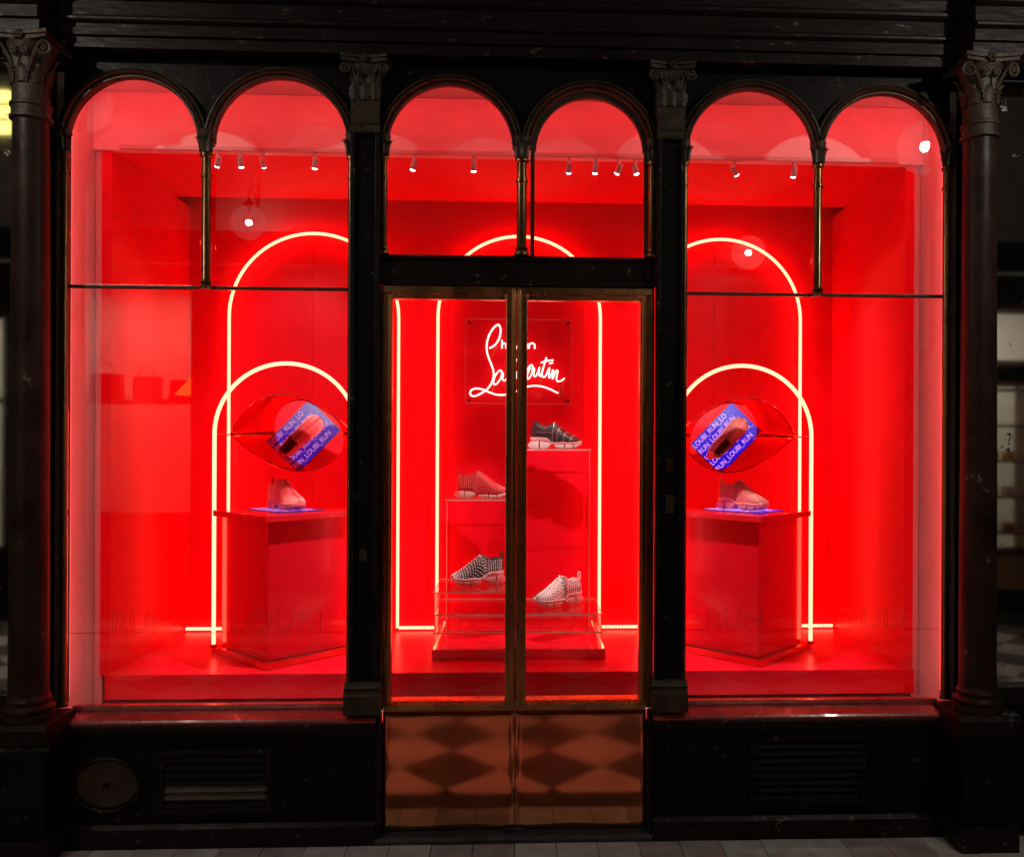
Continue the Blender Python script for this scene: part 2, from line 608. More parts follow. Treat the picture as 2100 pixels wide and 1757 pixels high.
def colonnette(x, z0, r, name='colonnette', matname='old_brass', y=-0.022, gold=True):
    p = part(name, shop)
    MB().lathe([(r * 1.5, z0), (r * 1.5, z0 + 0.012), (r * 1.15, z0 + 0.018), (r * 1.3, z0 + 0.030), (r, z0 + 0.04),
                (r, 2.846), (r * 1.25, 2.85), (r * 1.25, 2.862), (r, 2.866), (r * 0.98, 2.932), (r * 1.45, 2.938), (r * 1.45, 2.948), (r * 1.1, 2.952)],
               x, y, 18).build('shaft', matname, p, smooth=True)
    MB().lathe([(r * 1.05, 2.952), (r * 1.1, 2.985), (r * 1.75, 3.03), (r * 1.9, 3.045)], x, y, 18).build('bell', 'bronze_paint', p, smooth=True)
    for k in range(5):
        ang = -PI / 2 + (k - 2) * 0.62
        leaf((x + r * 1.05 * math.cos(ang), y + r * 1.05 * math.sin(ang), 2.955), ang, 0.065, r * 1.1, 0.018, 'leaf', p, 'bronze_paint')
    return p


def leaf(base, ang, h, w, curl, name, parent, m):
    """a curled acanthus leaf with thickness; ang is the outward direction in plan"""
    ox, oy = math.cos(ang), math.sin(ang)
    tx, ty = -oy, ox
    rings = []
    N = 7
    for i in range(N + 1):
        t = i / N
        ww = w * (0.75 + 0.35 * math.sin(PI * min(1, t * 1.1))) * (1 - 0.75 * max(0, t - 0.6) / 0.4) * (1 + 0.12 * math.cos(i * PI))
        out = curl * (t ** 3) + 0.003
        z = h * (1.06 * t - 0.28 * max(0, t - 0.7) ** 1.0 * t)
        th = 0.004
        ring = []
        for (u, dep) in ((-0.5, -0.002), (-0.22, 0.003), (0, 0.007), (0.22, 0.003), (0.5, -0.002), (0.3, -th - 0.003), (-0.3, -th - 0.003)):
            o = out + dep
            ring.append((base[0] + ox * o + tx * u * ww, base[1] + oy * o + ty * u * ww, base[2] + z))
        rings.append(ring)
    return MB().loft(rings).build(name, m, parent, smooth=True, angle=60)


def volute(center, ang, r, name, parent, m, flip=1):
    """spiral scroll in the vertical plane facing direction ang"""
    tx, ty = -math.sin(ang), math.cos(ang)
    pts = []
    for i in range(34):
        t = i / 33
        a = PI / 2 + flip * t * 2 * PI * 1.6
        rr = r * (1 - 0.82 * t)
        pts.append((center[0] + tx * rr * math.cos(a), center[1] + ty * rr * math.cos(a), center[2] + rr * math.sin(a)))
    mb = MB().tube(pts, lambda t: 0.26 * r * (1 - 0.45 * t), 8)
    mb.ball(center, r * 0.27, 8, 6)
    return mb.build(name, m, parent, smooth=True)


# jamb and middle colonnettes
for (xx, z0, rr) in ((-1.912, 0.60, 0.015), (-1.322, 2.372, 0.020), (-0.709, 0.60, 0.014),
                     (0.734, 0.60, 0.014), (1.325, 2.372, 0.019), (1.903, 0.60, 0.015),
                     (-0.571, 2.535, 0.016), (0.0225, 2.535, 0.022), (0.592, 2.535, 0.016)):
    colonnette(xx, z0, rr)

# glazing bars, transom, glass
for x0, x1 in ((-1.905, -0.716), (0.741, 1.897)):
    MB().box(x0, x1, -0.016, 0.010, 2.374, 2.388).build('glazing_bar', 'bronze_paint', shop, bevel=0.003)
MB().prism([(-0.02, 2.398), (-0.034, 2.402), (-0.034, 2.425), (-0.026, 2.43), (-0.026, 2.505), (-0.034, 2.51), (-0.036, 2.522), (-0.02, 2.534), (0.03, 2.534), (0.03, 2.398)],
           'x', -0.580, 0.603).build('transom', 'black_paint', shop)
for x0, x1 in ((-0.580, -0.572), (0.596, 0.603)):
    MB().box(x0, x1, -0.05, -0.036, 2.40, 2.53).build('transom_stop', 'black_paint', shop, bevel=0.003)
for k, (a, b) in enumerate(ARCH):
    z0 = 2.390 if k in (0, 1, 4, 5) else 2.536
    if k == 3:
        slab_arch_pane(a, b, z0, -0.003, 0.003, 0.024).build('arched_pane', 'glass', shop)
    else:
        slab_arch_pane(a, b, z0, -0.003, 0.003).build('arched_pane', 'glass', shop)
pane_l = MB().box(-1.905, -0.716, -0.003, 0.003, 0.598, 2.373).build('window_pane', 'glass', shop)
pane_r = MB().box(0.741, 1.897, -0.003, 0.003, 0.598, 2.373).build('window_pane', 'glass', shop)


# pilasters with leafy capitals
def pilaster(xc):
    p = part('pilaster', shop)
    w = 0.052
    MB().box(xc - w, xc + w, -0.052, 0.03, 0.70, 3.04).build('shaft', 'black_panel', p)
    for s in (-1, 1):
        MB().box(xc + s * w - 0.010, xc + s * w + 0.010, -0.072, -0.030, 0.70, 3.04).build('edge_fillet', 'black_paint', p, bevel=0.004)
    MB().prism([(-0.03, 0.575), (-0.105, 0.575), (-0.105, 0.655), (-0.098, 0.662), (-0.098, 0.668), (-0.088, 0.674), (-0.094, 0.683), (-0.086, 0.692), (-0.070, 0.706), (-0.03, 0.706)],
               'x', xc - 0.076, xc + 0.076).build('base', 'bronze_paint', p)
    for z in (3.04, 3.076):
        MB().tube([(xc - 0.064, -0.072, z), (xc + 0.064, -0.072, z)], 0.0075, 8).build('astragal', 'capital_paint', p, smooth=True)
    MB().box(xc - 0.060, xc + 0.060, -0.073, 0.03, 3.042, 3.18).build('neck', 'bronze_paint', p)
    # capital: bell, two tiers of leaves, scrolls, abacus, rosette
    MB().loft([[(xc - a, -b, z), (xc + a, -b, z), (xc + a, 0.02, z), (xc - a, 0.02, z)] for a, b, z in
               ((0.060, 0.072, 3.18), (0.058, 0.072, 3.23), (0.064, 0.08, 3.28), (0.078, 0.092, 3.325))]).build('bell', 'capital_paint', p)
    for u in (-0.044, 0.0, 0.044):
        leaf((xc + u, -0.075, 3.175), -PI / 2, 0.075, 0.044, 0.020, 'acanthus_leaf', p, 'capital_paint')
    for u in (-0.026, 0.026):
        leaf((xc + u, -0.074, 3.205), -PI / 2, 0.085, 0.036, 0.024, 'acanthus_leaf', p, 'capital_paint')
    for s in (-1, 1):
        MB().tube([(xc + s * 0.030, -0.080, 3.235), (xc + s * 0.040, -0.084, 3.275), (xc + s * 0.056, -0.092, 3.310), (xc + s * 0.072, -0.096, 3.322)], 0.0065, 8).build('scroll_stem', 'capital_paint', p, smooth=True)
        volute((xc + s * 0.078, -0.100, 3.298), -PI / 2, 0.022, 'volute', p, 'capital_paint', -s)
        volute((xc + s * 0.016, -0.092, 3.286), -PI / 2, 0.014, 'inner_volute', p, 'capital_paint', s)
    n = 12
    front = [(xc - 0.097 + 0.194 * i / n, -0.118 + 0.020 * math.sin(PI * i / n)) for i in range(n + 1)]
    MB().prism(front + [(xc + 0.097, 0.0), (xc - 0.097, 0.0)], 'z', 3.325, 3.342).build('abacus', 'capital_paint', p, bevel=0.003)
    MB().prism([(x * 1.02 - xc * 0.02, y - 0.004) for x, y in front] + [(xc + 0.099, 0.0), (xc - 0.099, 0.0)], 'z', 3.343, 3.357).build('abacus_cap', 'capital_paint', p, bevel=0.003)
    mb = MB()
    for k in range(6):
        t = k * PI / 3
        mb.ball((xc + 0.011 * math.cos(t), -0.110, 3.341 + 0.011 * math.sin(t)), 0.007, 8, 6)
    mb.ball((xc, -0.114, 3.341), 0.007, 8, 6)
    mb.build('rosette', 'capital_paint', p, smooth=True, kind='stuff')
    return p


pilaster(-0.643)
pilaster(0.667)


# round columns with corinthian capitals
def column(xc):
    p = part('column', shop)
    yc = -0.15
    prof = [(0.075, 0.70)]
    for i in range(1, 20):
        t = i / 19
        prof.append((0.075 - 0.008 * t ** 1.6, 0.70 + (3.03 - 0.70) * t))
    MB().lathe(prof, xc, yc, 36).build('shaft', 'column_paint', p, smooth=True)
    MB().lathe([(0.100, 0.595), (0.100, 0.618), (0.092, 0.622), (0.099, 0.632), (0.099, 0.642), (0.090, 0.65), (0.082, 0.656), (0.086, 0.668), (0.086, 0.676), (0.078, 0.684), (0.076, 0.70)],
               xc, yc, 32).build('base_moulding', 'column_paint', p, smooth=True)
    MB().lathe([(0.068, 3.024), (0.080, 3.030), (0.080, 3.040), (0.073, 3.044), (0.073, 3.078), (0.079, 3.082), (0.079, 3.092), (0.070, 3.098)], xc, yc, 32).build('astragal', 'capital_paint', p, smooth=True)
    MB().lathe([(0.070, 3.098), (0.068, 3.18), (0.072, 3.25), (0.085, 3.30), (0.098, 3.328)], xc, yc, 32).build('bell', 'capital_paint', p, smooth=True)
    for k in range(7):
        ang = -PI / 2 + (k - 3) * PI / 4
        leaf((xc + 0.070 * math.cos(ang), yc + 0.070 * math.sin(ang), 3.165), ang, 0.075, 0.048, 0.020, 'acanthus_leaf', p, 'capital_paint')
    for k in range(6):
        ang = -PI / 2 + (k - 2.5) * PI / 4
        leaf((xc + 0.072 * math.cos(ang), yc + 0.072 * math.sin(ang), 3.205), ang, 0.090, 0.042, 0.028, 'acanthus_leaf', p, 'capital_paint')
    for s in (-1, 1):
        cx, cy = xc + s * 0.092, yc - 0.092
        ang = -PI / 2 + s * 0.35
        volute((cx, cy, 3.292), ang, 0.031, 'volute', p, 'capital_paint', -s)
        volute((xc + s * 0.022, yc - 0.098, 3.282), -PI / 2, 0.017, 'inner_volute', p, 'capital_paint', s)
        MB().tube([(xc + s * 0.030, yc - 0.076, 3.215), (xc + s * 0.048, yc - 0.080, 3.26), (xc + s * 0.072, yc - 0.088, 3.30), (cx, cy, 3.323)], 0.008, 8).build('scroll_stem', 'capital_paint', p, smooth=True)
    n = 10

    def ab(w, dd):
        pts = []
        for (ax, ay, bx, by, nx, ny) in ((-1, -1, 1, -1, 0, 1), (1, -1, 1, 1, -1, 0), (1, 1, -1, 1, 0, -1), (-1, 1, -1, -1, 1, 0)):
            for i in range(n):
                t = i / n
                q = dd * math.sin(PI * t)
                pts.append((xc + (ax + (bx - ax) * t) * w + nx * q, yc + (ay + (by - ay) * t) * w + ny * q))
        return pts
    MB().prism(ab(0.112, 0.022), 'z', 3.328, 3.344).build('abacus', 'capital_paint', p, bevel=0.003)
    MB().prism(ab(0.118, 0.022), 'z', 3.345, 3.362).build('abacus_cap', 'capital_paint', p, bevel=0.003)
    mb = MB()
    for k in range(6):
        t = k * PI / 3
        mb.ball((xc + 0.014 * math.cos(t), yc - 0.100, 3.343 + 0.014 * math.sin(t)), 0.009, 8, 6)
    mb.ball((xc, yc - 0.106, 3.343), 0.009, 8, 6)
    mb.build('rosette', 'capital_paint', p, smooth=True, kind='stuff')
    # pedestal
    MB().prism([(-0.03, 0.47), (-0.235, 0.47), (-0.242, 0.485), (-0.238, 0.50), (-0.262, 0.515), (-0.270, 0.535), (-0.270, 0.575), (-0.255, 0.594), (-0.03, 0.594)],
               'x', xc - 0.13, xc + 0.13).build('pedestal_cornice', 'black_paint', p, bevel=0.002)
    MB().box(xc - 0.105, xc + 0.105, -0.235, -0.02, 0.13, 0.469).build('pedestal', 'black_panel', p, bevel=0.004)
    MB().box(xc - 0.125, xc + 0.125, -0.262, -0.02, 0.0, 0.129).build('pedestal_plinth', 'black_paint', p, bevel=0.006)
    return p


column(-1.983)
column(1.983)

# mirror strips between the columns and the frame, their pale reflection painted in
for s in (-1, 1):
    MB().box(min(s * 1.922, s * 1.952), max(s * 1.922, s * 1.952), -0.014, 0.028, 0.60, 3.29).build('pale_strip', 'pale_reflection', shop, bevel=0.003)
    MB().box(min(s * 1.953, s * 2.07), max(s * 1.953, s * 2.07), 0.0, 0.028, 0.0, 3.40).build('backing_board', 'black_panel', shop)

# entablature bands
ent = part('entablature', shop)
EB = [
    ('architrave', [(0.03, 3.358), (-0.105, 3.358), (-0.105, 3.402), (0.03, 3.402)]),
    ('architrave_band', [(0.03, 3.404), (-0.120, 3.404), (-0.120, 3.452), (0.03, 3.452)]),
    ('architrave_roll', [(0.03, 3.453), (-0.126, 3.453), (-0.140, 3.460), (-0.142, 3.470), (-0.134, 3.480), (0.03, 3.480)]),
    ('frieze_board', [(0.03, 3.481), (-0.124, 3.481), (-0.124, 3.545), (0.03, 3.545)]),
    ('frieze_roll', [(0.03, 3.546), (-0.132, 3.546), (-0.150, 3.556), (-0.152, 3.570), (-0.138, 3.582), (0.03, 3.582)]),
    ('cornice', [(0.03, 3.583), (-0.135, 3.583), (-0.150, 3.62), (-0.20, 3.66), (-0.30, 3.69), (-0.32, 3.75), (0.03, 3.75)]),
]
for nm, pr in EB:
    MB().prism(pr, 'x', -1.90, 1.90).build(nm, 'cornice_paint', ent, bevel=0.002)
    for s in (-1, 1):
        shift = -0.135
        MB().prism([(y + (shift if y < 0 else 0), z + 0.006) for y, z in pr], 'x', min(s * 1.905, s * 2.6), max(s * 1.905, s * 2.6)).build(
            nm + '_break', 'cornice_paint', ent, bevel=0.002)

# stall risers under the windows, each with sill, panel, skirting
def riser(x0, x1):
    p = part('stall_riser', shop)
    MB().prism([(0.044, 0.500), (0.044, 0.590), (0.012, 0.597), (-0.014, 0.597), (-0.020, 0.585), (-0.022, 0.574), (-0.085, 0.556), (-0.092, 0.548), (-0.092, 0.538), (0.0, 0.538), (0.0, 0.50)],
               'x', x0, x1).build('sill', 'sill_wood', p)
    MB().prism([(0.0, 0.480), (-0.080, 0.480), (-0.086, 0.490), (-0.100, 0.502), (-0.104, 0.512), (-0.104, 0.532), (-0.094, 0.537), (0.0, 0.537)],
               'x', x0, x1).build('sill_moulding', 'black_paint', p)
    MB().box(x0, x1, -0.070, 0.03, 0.122, 0.479).build('panel', 'black_panel', p)
    MB().prism([(0.0, 0.0), (-0.100, 0.0), (-0.100, 0.105), (-0.092, 0.112), (-0.084, 0.121), (0.0, 0.121)], 'x', x0, x1).build('skirting', 'black_paint', p)
    return p


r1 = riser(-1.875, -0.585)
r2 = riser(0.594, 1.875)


def louvre(x0, x1, z0, z1, parent, n):
    p = parent
    fw = 0.022
    for nm, bx in (('grille_rail', (x0, x1, z1 - fw, z1)), ('grille_rail', (x0, x1, z0, z0 + fw)),
                   ('grille_stile', (x0, x0 + fw, z0 + fw + 0.001, z1 - fw - 0.001)), ('grille_stile', (x1 - fw, x1, z0 + fw + 0.001, z1 - fw - 0.001))):
        MB().box(bx[0], bx[1], -0.092, -0.0705, bx[2], bx[3]).build(nm, 'black_paint', p, bevel=0.003)
    hh = (z1 - z0 - 2 * fw) / n
    for k in range(n):
        zc = z0 + fw + hh * (k + 0.5)
        MB().prism([(-0.071, zc + hh * 0.42), (-0.076, zc + hh * 0.42), (-0.0905, zc - hh * 0.30), (-0.0905, zc - hh * 0.42), (-0.086, zc - hh * 0.42)],
                   'x', x0 + fw + 0.001, x1 - fw - 0.001).build('louvre_slat', 'bronze_paint' if n == 7 and k in (1, 2) else 'grille_paint', p)


louvre(-1.485, -1.018, 0.165, 0.430, r1, 7)
louvre(1.018, 1.526, 0.165, 0.462, r2, 8)
# oval vent cover in the left riser
def oval(cx, cz, rx, rz, y0, y1):
    return MB().prism([(cx + rx * math.cos(2 * PI * i / 40), cz + rz * math.sin(2 * PI * i / 40)) for i in range(40)], 'y', y0, y1)


oc = oval(-1.703, 0.287, 0.128, 0.098, -0.079, -0.0705).build('oval_cover', 'bronze_paint', r1, bevel=0.003)
rings = []
for i in range(40):
    t = 2 * PI * i / 40
    rings.append([(-1.703 + (0.128 + q) * math.cos(t), y, 0.287 + (0.098 + q) * math.sin(t)) for q, y in ((0.004, -0.071), (0.004, -0.088), (0.012, -0.092), (0.020, -0.088), (0.022, -0.071))])
rings.append(rings[0])
MB().loft(rings, cap=False).build('oval_rim', 'black_paint', r1, smooth=True)
MB().prism([(-1.703 + 0.012 * math.cos(2 * PI * i / 12), 0.287 + 0.012 * math.sin(2 * PI * i / 12)) for i in range(12)], 'y', -0.092, -0.0795).build('cover_knob', 'black_paint', r1)

# ---- doors: brass frames, glass, dented brass kick plates
frame = part('door_frame', shop)
MB().box(-0.583, 0.603, -0.030, 0.035, 2.366, 2.397).build('head', 'brass', frame, bevel=0.003)
for x0, x1 in ((-0.583, -0.562), (0.572, 0.603)):
    MB().box(x0, x1, -0.034, 0.035, 0.575, 2.365).build('jamb', 'old_brass', frame, bevel=0.004)


def kick_sheet(x0, x1, z0, z1, seed):
    nx, nz = 40, 36
    rnd = random.Random(seed)
    vs, fs = [], []
    for j in range(nz + 1):
        for i in range(nx + 1):
            u, v = i / nx, j / nz
            x, z = x0 + (x1 - x0) * u, z0 + (z1 - z0) * v
            e = min(u, 1 - u, v * 1.1, (1 - v) * 1.1)
            y = -0.042 - 0.004 * min(1, e / 0.025)
            y += 0.0008 * math.sin(3.1 * u + seed) * math.sin(2.3 * v + seed * 1.7)
            y += 0.0022 * math.exp(-((v - 0.02) / 0.05) ** 2) * math.sin(9 * u + seed * 2.1)
            y += 0.003 * math.exp(-((u - (0.86 if seed == 1 else 0.14)) / 0.10) ** 2 - ((v - 0.05) / 0.05) ** 2)
            vs.append((x, y, z))
    for j in range(nz):
        for i in range(nx):
            a = j * (nx + 1) + i
            fs.append((a, a + 1, a + nx + 2, a + nx + 1))
    # back and rim
    o = len(vs)
    vs += [(x0, -0.030, z0), (x1, -0.030, z0), (x1, -0.030, z1), (x0, -0.030, z1)]
    fs.append((o, o + 3, o + 2, o + 1))
    rim = [list(range(0, nx + 1)), [j * (nx + 1) + nx for j in range(nz + 1)],
           [nz * (nx + 1) + i for i in range(nx, -1, -1)], [j * (nx + 1) for j in range(nz, -1, -1)]]
    for k, e in enumerate(rim):
        fs.append(tuple(reversed(e)) + (o + k, o + (k + 1) % 4))
    return MB().add(vs, fs)


def door(x0, x1, meeting, seed):
    """meeting = +1 when the meeting stile is on the right"""
    p = part('door_leaf', shop)
    # glass opening
    g0, g1 = (x0 + 0.030, x1 - 0.046) if meeting > 0 else (x0 + 0.046, x1 - 0.030)
    for a, b in ((x0, g0), (g1, x1)):
        MB().box(a + 0.0005, b - 0.0005, -0.026, 0.022, 0.578, 2.364).build('stile', 'brass', p, bevel=0.004)
    MB().box(g0, g1, -0.024, 0.020, 2.342, 2.364).build('top_rail', 'brass', p, bevel=0.003)
    MB().prism([(0.020, 0.572), (0.020, 0.616), (0.004, 0.612), (-0.012, 0.606), (-0.030, 0.594), (-0.044, 0.580), (-0.044, 0.572)], 'x', x0 + 0.002, x1 - 0.002).build('bottom_rail', 'brass', p)
    xm = x1 - 0.012 if meeting > 0 else x0 + 0.012
    MB().lathe([(0.011, 0.585), (0.011, 2.385)], xm, -0.030, 16).build('stile_bead', 'brass', p, smooth=True)
    xo = x0 + 0.016 if meeting > 0 else x1 - 0.016
    MB().lathe([(0.007, 0.60), (0.007, 2.36)], xo, -0.029, 12).build('stile_bead', 'brass', p, smooth=True)
    pane = MB().box(g0 - 0.004, g1 + 0.004, -0.003, 0.003, 0.606, 2.350).build('door_pane', 'glass', p)
    kick_sheet(x0 + (0.0 if meeting > 0 else 0.0015), x1 - (0.0015 if meeting > 0 else 0.0), 0.066, 0.571, seed).build('kick_plate', 'brass_sheet', p, smooth=True, angle=60)
    MB().box(x0, x1, -0.028, 0.022, 0.066, 0.570).build('door_panel', 'black_panel', p)
    return p


d_l = door(-0.561, 0.0035, 1, 1)
d_r = door(0.0045, 0.571, -1, 2)
# meeting bolt keep and threshold
MB().box(-0.040, 0.045, -0.064, -0.048, 0.056, 0.074).build('floor_bolt', 'threshold_stone', shop, bevel=0.004)
MB().prism([(0.03, 0.0), (-0.102, 0.0), (-0.102, 0.040), (-0.090, 0.052), (-0.030, 0.060), (0.03, 0.060)], 'x', -0.592, 0.592).build('threshold', 'threshold_stone', shop, bevel=0.004)
for x0, x1 in ((-0.584, -0.566), (0.575, 0.5935)):
    MB().box(x0, x1, -0.090, -0.030, 0.062, 0.572).build('plinth_block', 'black_paint', shop, bevel=0.006)
# lock plate on the right pilaster
MB().box(0.654, 0.682, -0.058, -0.0525, 1.60, 1.66).build('lock_plate', 'old_brass', shop, bevel=0.002)
MB().box(0.650, 0.690, -0.056, -0.0525, 1.42, 1.50).build('lock_plate', 'bronze_paint', shop, bevel=0.002)
MB().box(-0.663, -0.630, -0.056, -0.0525, 1.22, 1.27).build('lock_plate', 'bronze_paint', shop, bevel=0.002)


# ---- outline lettering on the glass
def text_mesh(body, size, bevel=0.0, fill='NONE', spacing=1.0):
    cu = bpy.data.curves.new('text', 'FONT')
    cu.body = body
    cu.size = size
    cu.space_character = spacing
    cu.resolution_u = 4
    if bevel > 0:
        cu.fill_mode = 'NONE' if fill == 'NONE' else 'BOTH'
        cu.bevel_depth = bevel
        cu.bevel_resolution = 0
    else:
        cu.extrude = 0.0002
    o = bpy.data.objects.new('text', cu)
    C.objects.link(o)
    bpy.context.view_layer.update()
    dg = bpy.context.evaluated_depsgraph_get()
    me = bpy.data.meshes.new_from_object(o.evaluated_get(dg))
    bpy.data.objects.remove(o)
    bpy.data.curves.remove(cu)
    return me


def fit_text(body, x0, x1, z0, z1, y, m, parent, name, bevel=0.0009):
    me = text_mesh(body, 0.12, bevel)
    xs = [v.co.x for v in me.vertices]
    ys = [v.co.y for v in me.vertices]
    ax, bx, ay, by = min(xs), max(xs), min(ys), max(ys)
    for v in me.vertices:
        v.co = Vector((x0 + (v.co.x - ax) / (bx - ax) * (x1 - x0), y + v.co.z * 0.4, z0 + (v.co.y - ay) / (by - ay) * (z1 - z0)))
    me.materials.clear()
    me.materials.append(MATS[m])
    o = bpy.data.objects.new(name, me)
    C.objects.link(o)
    o.parent = parent
    return o


ZT0, ZT1 = 0.905, 0.998
for par, words, lines in (
        (pane_l, (('RUN', -1.715, -1.462), ('LOUBI', -1.215, -0.835)), ((-1.895, -1.72), (-1.455, -1.22), (-0.83, -0.725))),
        (d_l, (('RUN', -0.402, -0.165),), ((-0.525, -0.408), (-0.160, -0.046))),
        (d_r, (('LOUBI', 0.104, 0.474),), ((0.052, 0.098), (0.48, 0.538))),
        (pane_r, (('RUN', 0.845, 1.095), ('LOUBI', 1.347, 1.735)), ((0.75, 0.84), (1.10, 1.341), (1.74, 1.885)))):
    for wd, a, b in words:
        fit_text(wd, a, b, ZT0, ZT1, -0.0055, 'film', par, 'lettering')
    for a, b in lines:
        MB().box(a, b, -0.0062, -0.0048, ZT0 - 0.001, ZT0 + 0.001).build('lettering_underline', 'film', par)

# ================================================================== PIER MIRRORS beside the shop
for s, lab in ((-1, 'old spotted pier mirror beyond the left column'), (1, 'old spotted pier mirror beyond the right column')):
    x0, x1 = (-2.62, -2.072) if s < 0 else (2.072, 2.62)
    t = thing('pier_mirror', lab, 'mirror', 'pier mirrors flanking the shop')
    MB().box(x0, x1, -0.012, 0.01, 0.66, 3.34).build('mirror_glass', 'foxed_mirror', t)
    MB().box(x0, x1, -0.06, 0.01, 0.58, 0.658).build('mirror_rail', 'black_paint', t, bevel=0.004)
    MB().box(x0, x1, -0.05, 0.01, 0.0, 0.579).build('dado_panel', 'black_panel', t, bevel=0.004)

# ================================================================== NEON TUBES on the back wall
NY = SY1 - 0.062
NR = 0.0088


def neon_big(cx, r, x_end_l, x_end_r, label, zt=2.908):
    t = thing('neon_arch', label, 'neon light', 'tall neon arches on the back wall')
    zs = zt - r
    zb = SZ0 + 0.016
    pts = [(cx - r, NY, zb)] + [(cx - r, NY, zb + (zs - zb) * i / 6) for i in range(1, 7)]
    pts += [(cx - r * math.cos(PI * i / 40), NY, zs + r * math.sin(PI * i / 40)) for i in range(1, 40)]
    pts += [(cx + r, NY, zs - (zs - zb) * i / 6) for i in range(0, 7)]
    MB().tube(pts, NR, 10).build('tube', 'neon', t, smooth=True)
    if x_end_l is not None:
        MB().tube([(x_end_l, NY, zb), (cx - r - NR * 0.8, NY, zb)], NR, 10).build('floor_run', 'neon', t, smooth=True)
    if x_end_r is not None:
        MB().tube([(cx + r + NR * 0.8, NY, zb), (x_end_r, NY, zb)], NR, 10).build('floor_run', 'neon', t, smooth=True)
    for px in (cx - r, cx + r):
        MB().box(px - 0.013, px + 0.013, NY - 0.011, NY + 0.013, SZ0 + 0.001, SZ0 + 0.006).build('end_shoe', 'red_gloss', t)
    for k, (px, pz) in enumerate(((cx - r, 1.2), (cx + r, 1.2), (cx - r, 2.2), (cx + r, 2.2), (cx, zt))):
        MB().box(px - 0.008, px + 0.008, NY + 0.012, SY1 - 0.007, pz - 0.008, pz + 0.008).build('clip', 'red_gloss', t)
    return t


neon_big(-1.150, 0.479, -1.862, -0.462, 'tall neon arch on the back wall behind the left pedestal')
neon_big(0.021, 0.468, None, None, 'tall neon arch on the back wall behind the script sign')
neon_big(1.195, 0.468, 0.504, 1.862, 'tall neon arch on the back wall behind the right pedestal')


def neon_small(cx, r, zt, label):
    t = thing('pedestal_neon_arch', label, 'neon light', 'neon arches standing on the pedestals')
    y, zs, zb = 0.745, zt - r, 0.672
    pts = [(cx - r, y, zb + (zs - zb) * i / 6) for i in range(7)]
    pts += [(cx - r * math.cos(PI * i / 40), y, zs + r * math.sin(PI * i / 40)) for i in range(1, 40)]
    pts += [(cx + r, y, zs - (zs - zb) * i / 6) for i in range(7)]
    MB().tube(pts, 0.0102, 10).build('tube', 'neon', t, smooth=True)
    for s in (-1, 1):
        MB().lathe([(0.020, 0.668), (0.020, 0.684)], cx + s * r, y, 12).build('socket', 'red_gloss', t)
    # rod that carries the eye mirror
    MB().tube([(cx - r + 0.012, y, 1.757), (cx + r - 0.012, y, 1.757)], 0.0035, 6).build('cross_rod', 'red_mirror', t, smooth=True)
    return t


PCX = (-1.178, 1.193)
neon_small(PCX[0], 0.364, 2.124, 'low neon arch rising round the left eye mirror')
neon_small(PCX[1], 0.370, 2.131, 'low neon arch rising round the right eye mirror')

# ================================================================== PEDESTALS
def diamond(cx, cy, hd):
    return [(cx - hd, cy), (cx, cy - hd), (cx + hd, cy), (cx, cy + hd)]


for k, cx in enumerate(PCX):
    side = ('left', 'right')[k]
    t = thing('pedestal', 'square red lacquer pedestal turned on its corner, %s of the doors' % side, 'pedestal', 'display pedestals', loc=(cx, 0.745, SZ0))
    MB().prism(diamond(0, 0, 0.376), 'z', 0.002, 0.032).build('base_plate', 'red_mirror', t, bevel=0.002)
    MB().prism(diamond(0, 0, 0.324), 'z', 0.033, 0.699).build('body', 'red_gloss', t, bevel=0.002)
    MB().prism(diamond(0, 0, 0.376), 'z', 0.700, 0.730).build('top_plate', 'plate_red', t, bevel=0.002)
PT = SZ0 + 0.730

# ---- screens lying on the pedestals; seen in the tilted round mirrors above
def screen_panel(cx, cy, label, panel_mat, text_mat):
    t = thing('display_screen', label, 'screen', 'screens under the pedestal shoes')
    L, W = 0.335, 0.240
    ax = Vector((math.cos(R(-46)), math.sin(R(-46)), 0))      # reading direction
    ay = Vector((math.sin(R(-46)), -math.cos(R(-46)), 0))     # up in the mirror image
    c = Vector((cx, cy, PT + 0.001))

    def P(u, v, z):
        return tuple(c + ax * u + ay * v + Vector((0, 0, z)))
    for nm, z0, z1, m, e in (('case', 0.0, 0.0022, 'cable', 0.003), ('panel', 0.0024, 0.0030, panel_mat, 0)):
        MB().loft([[P(-L / 2 - e, -W / 2 - e, z), P(L / 2 + e, -W / 2 - e, z), P(L / 2 + e, W / 2 + e, z), P(-L / 2 - e, W / 2 + e, z)] for z in (z0, z1)]).build(nm, m, t)
    rows = ['LOUBI_RUN_LO', 'RUN_LOUBI_RUN_', 'UN_LOUBI_RUN', 'LOUBI_RUN_LOUBI_', 'RUN_LOUBI_RUN']
    for i, body in enumerate(rows):
        me = text_mesh(body, 0.036, 0)
        xs = [v.co.x for v in me.vertices]
        sc = min(1.0, (L - 0.006) / (max(xs) - min(xs)))
        x0 = min(xs)
        v0 = W / 2 - 0.036 - i * (W - 0.010) / len(rows)
        for v in me.vertices:
            p = P((v.co.x - x0) * sc - L / 2 + 0.003, v0 + v.co.y * 1.15, 0.0034 + v.co.z)
            v.co = Vector(p)
        me.materials.clear()
        me.materials.append(MATS[text_mat])
        o = bpy.data.objects.new('text_row', me)
        C.objects.link(o)
        o.parent = t
    return t


screen_panel(-1.180, 0.745, 'violet screen with pink lettering lying on the left pedestal', 'screen_violet', 'screen_text_dim')
screen_panel(1.200, 0.745, 'bright blue screen with pink lettering lying on the right pedestal', 'screen_blue', 'screen_text')

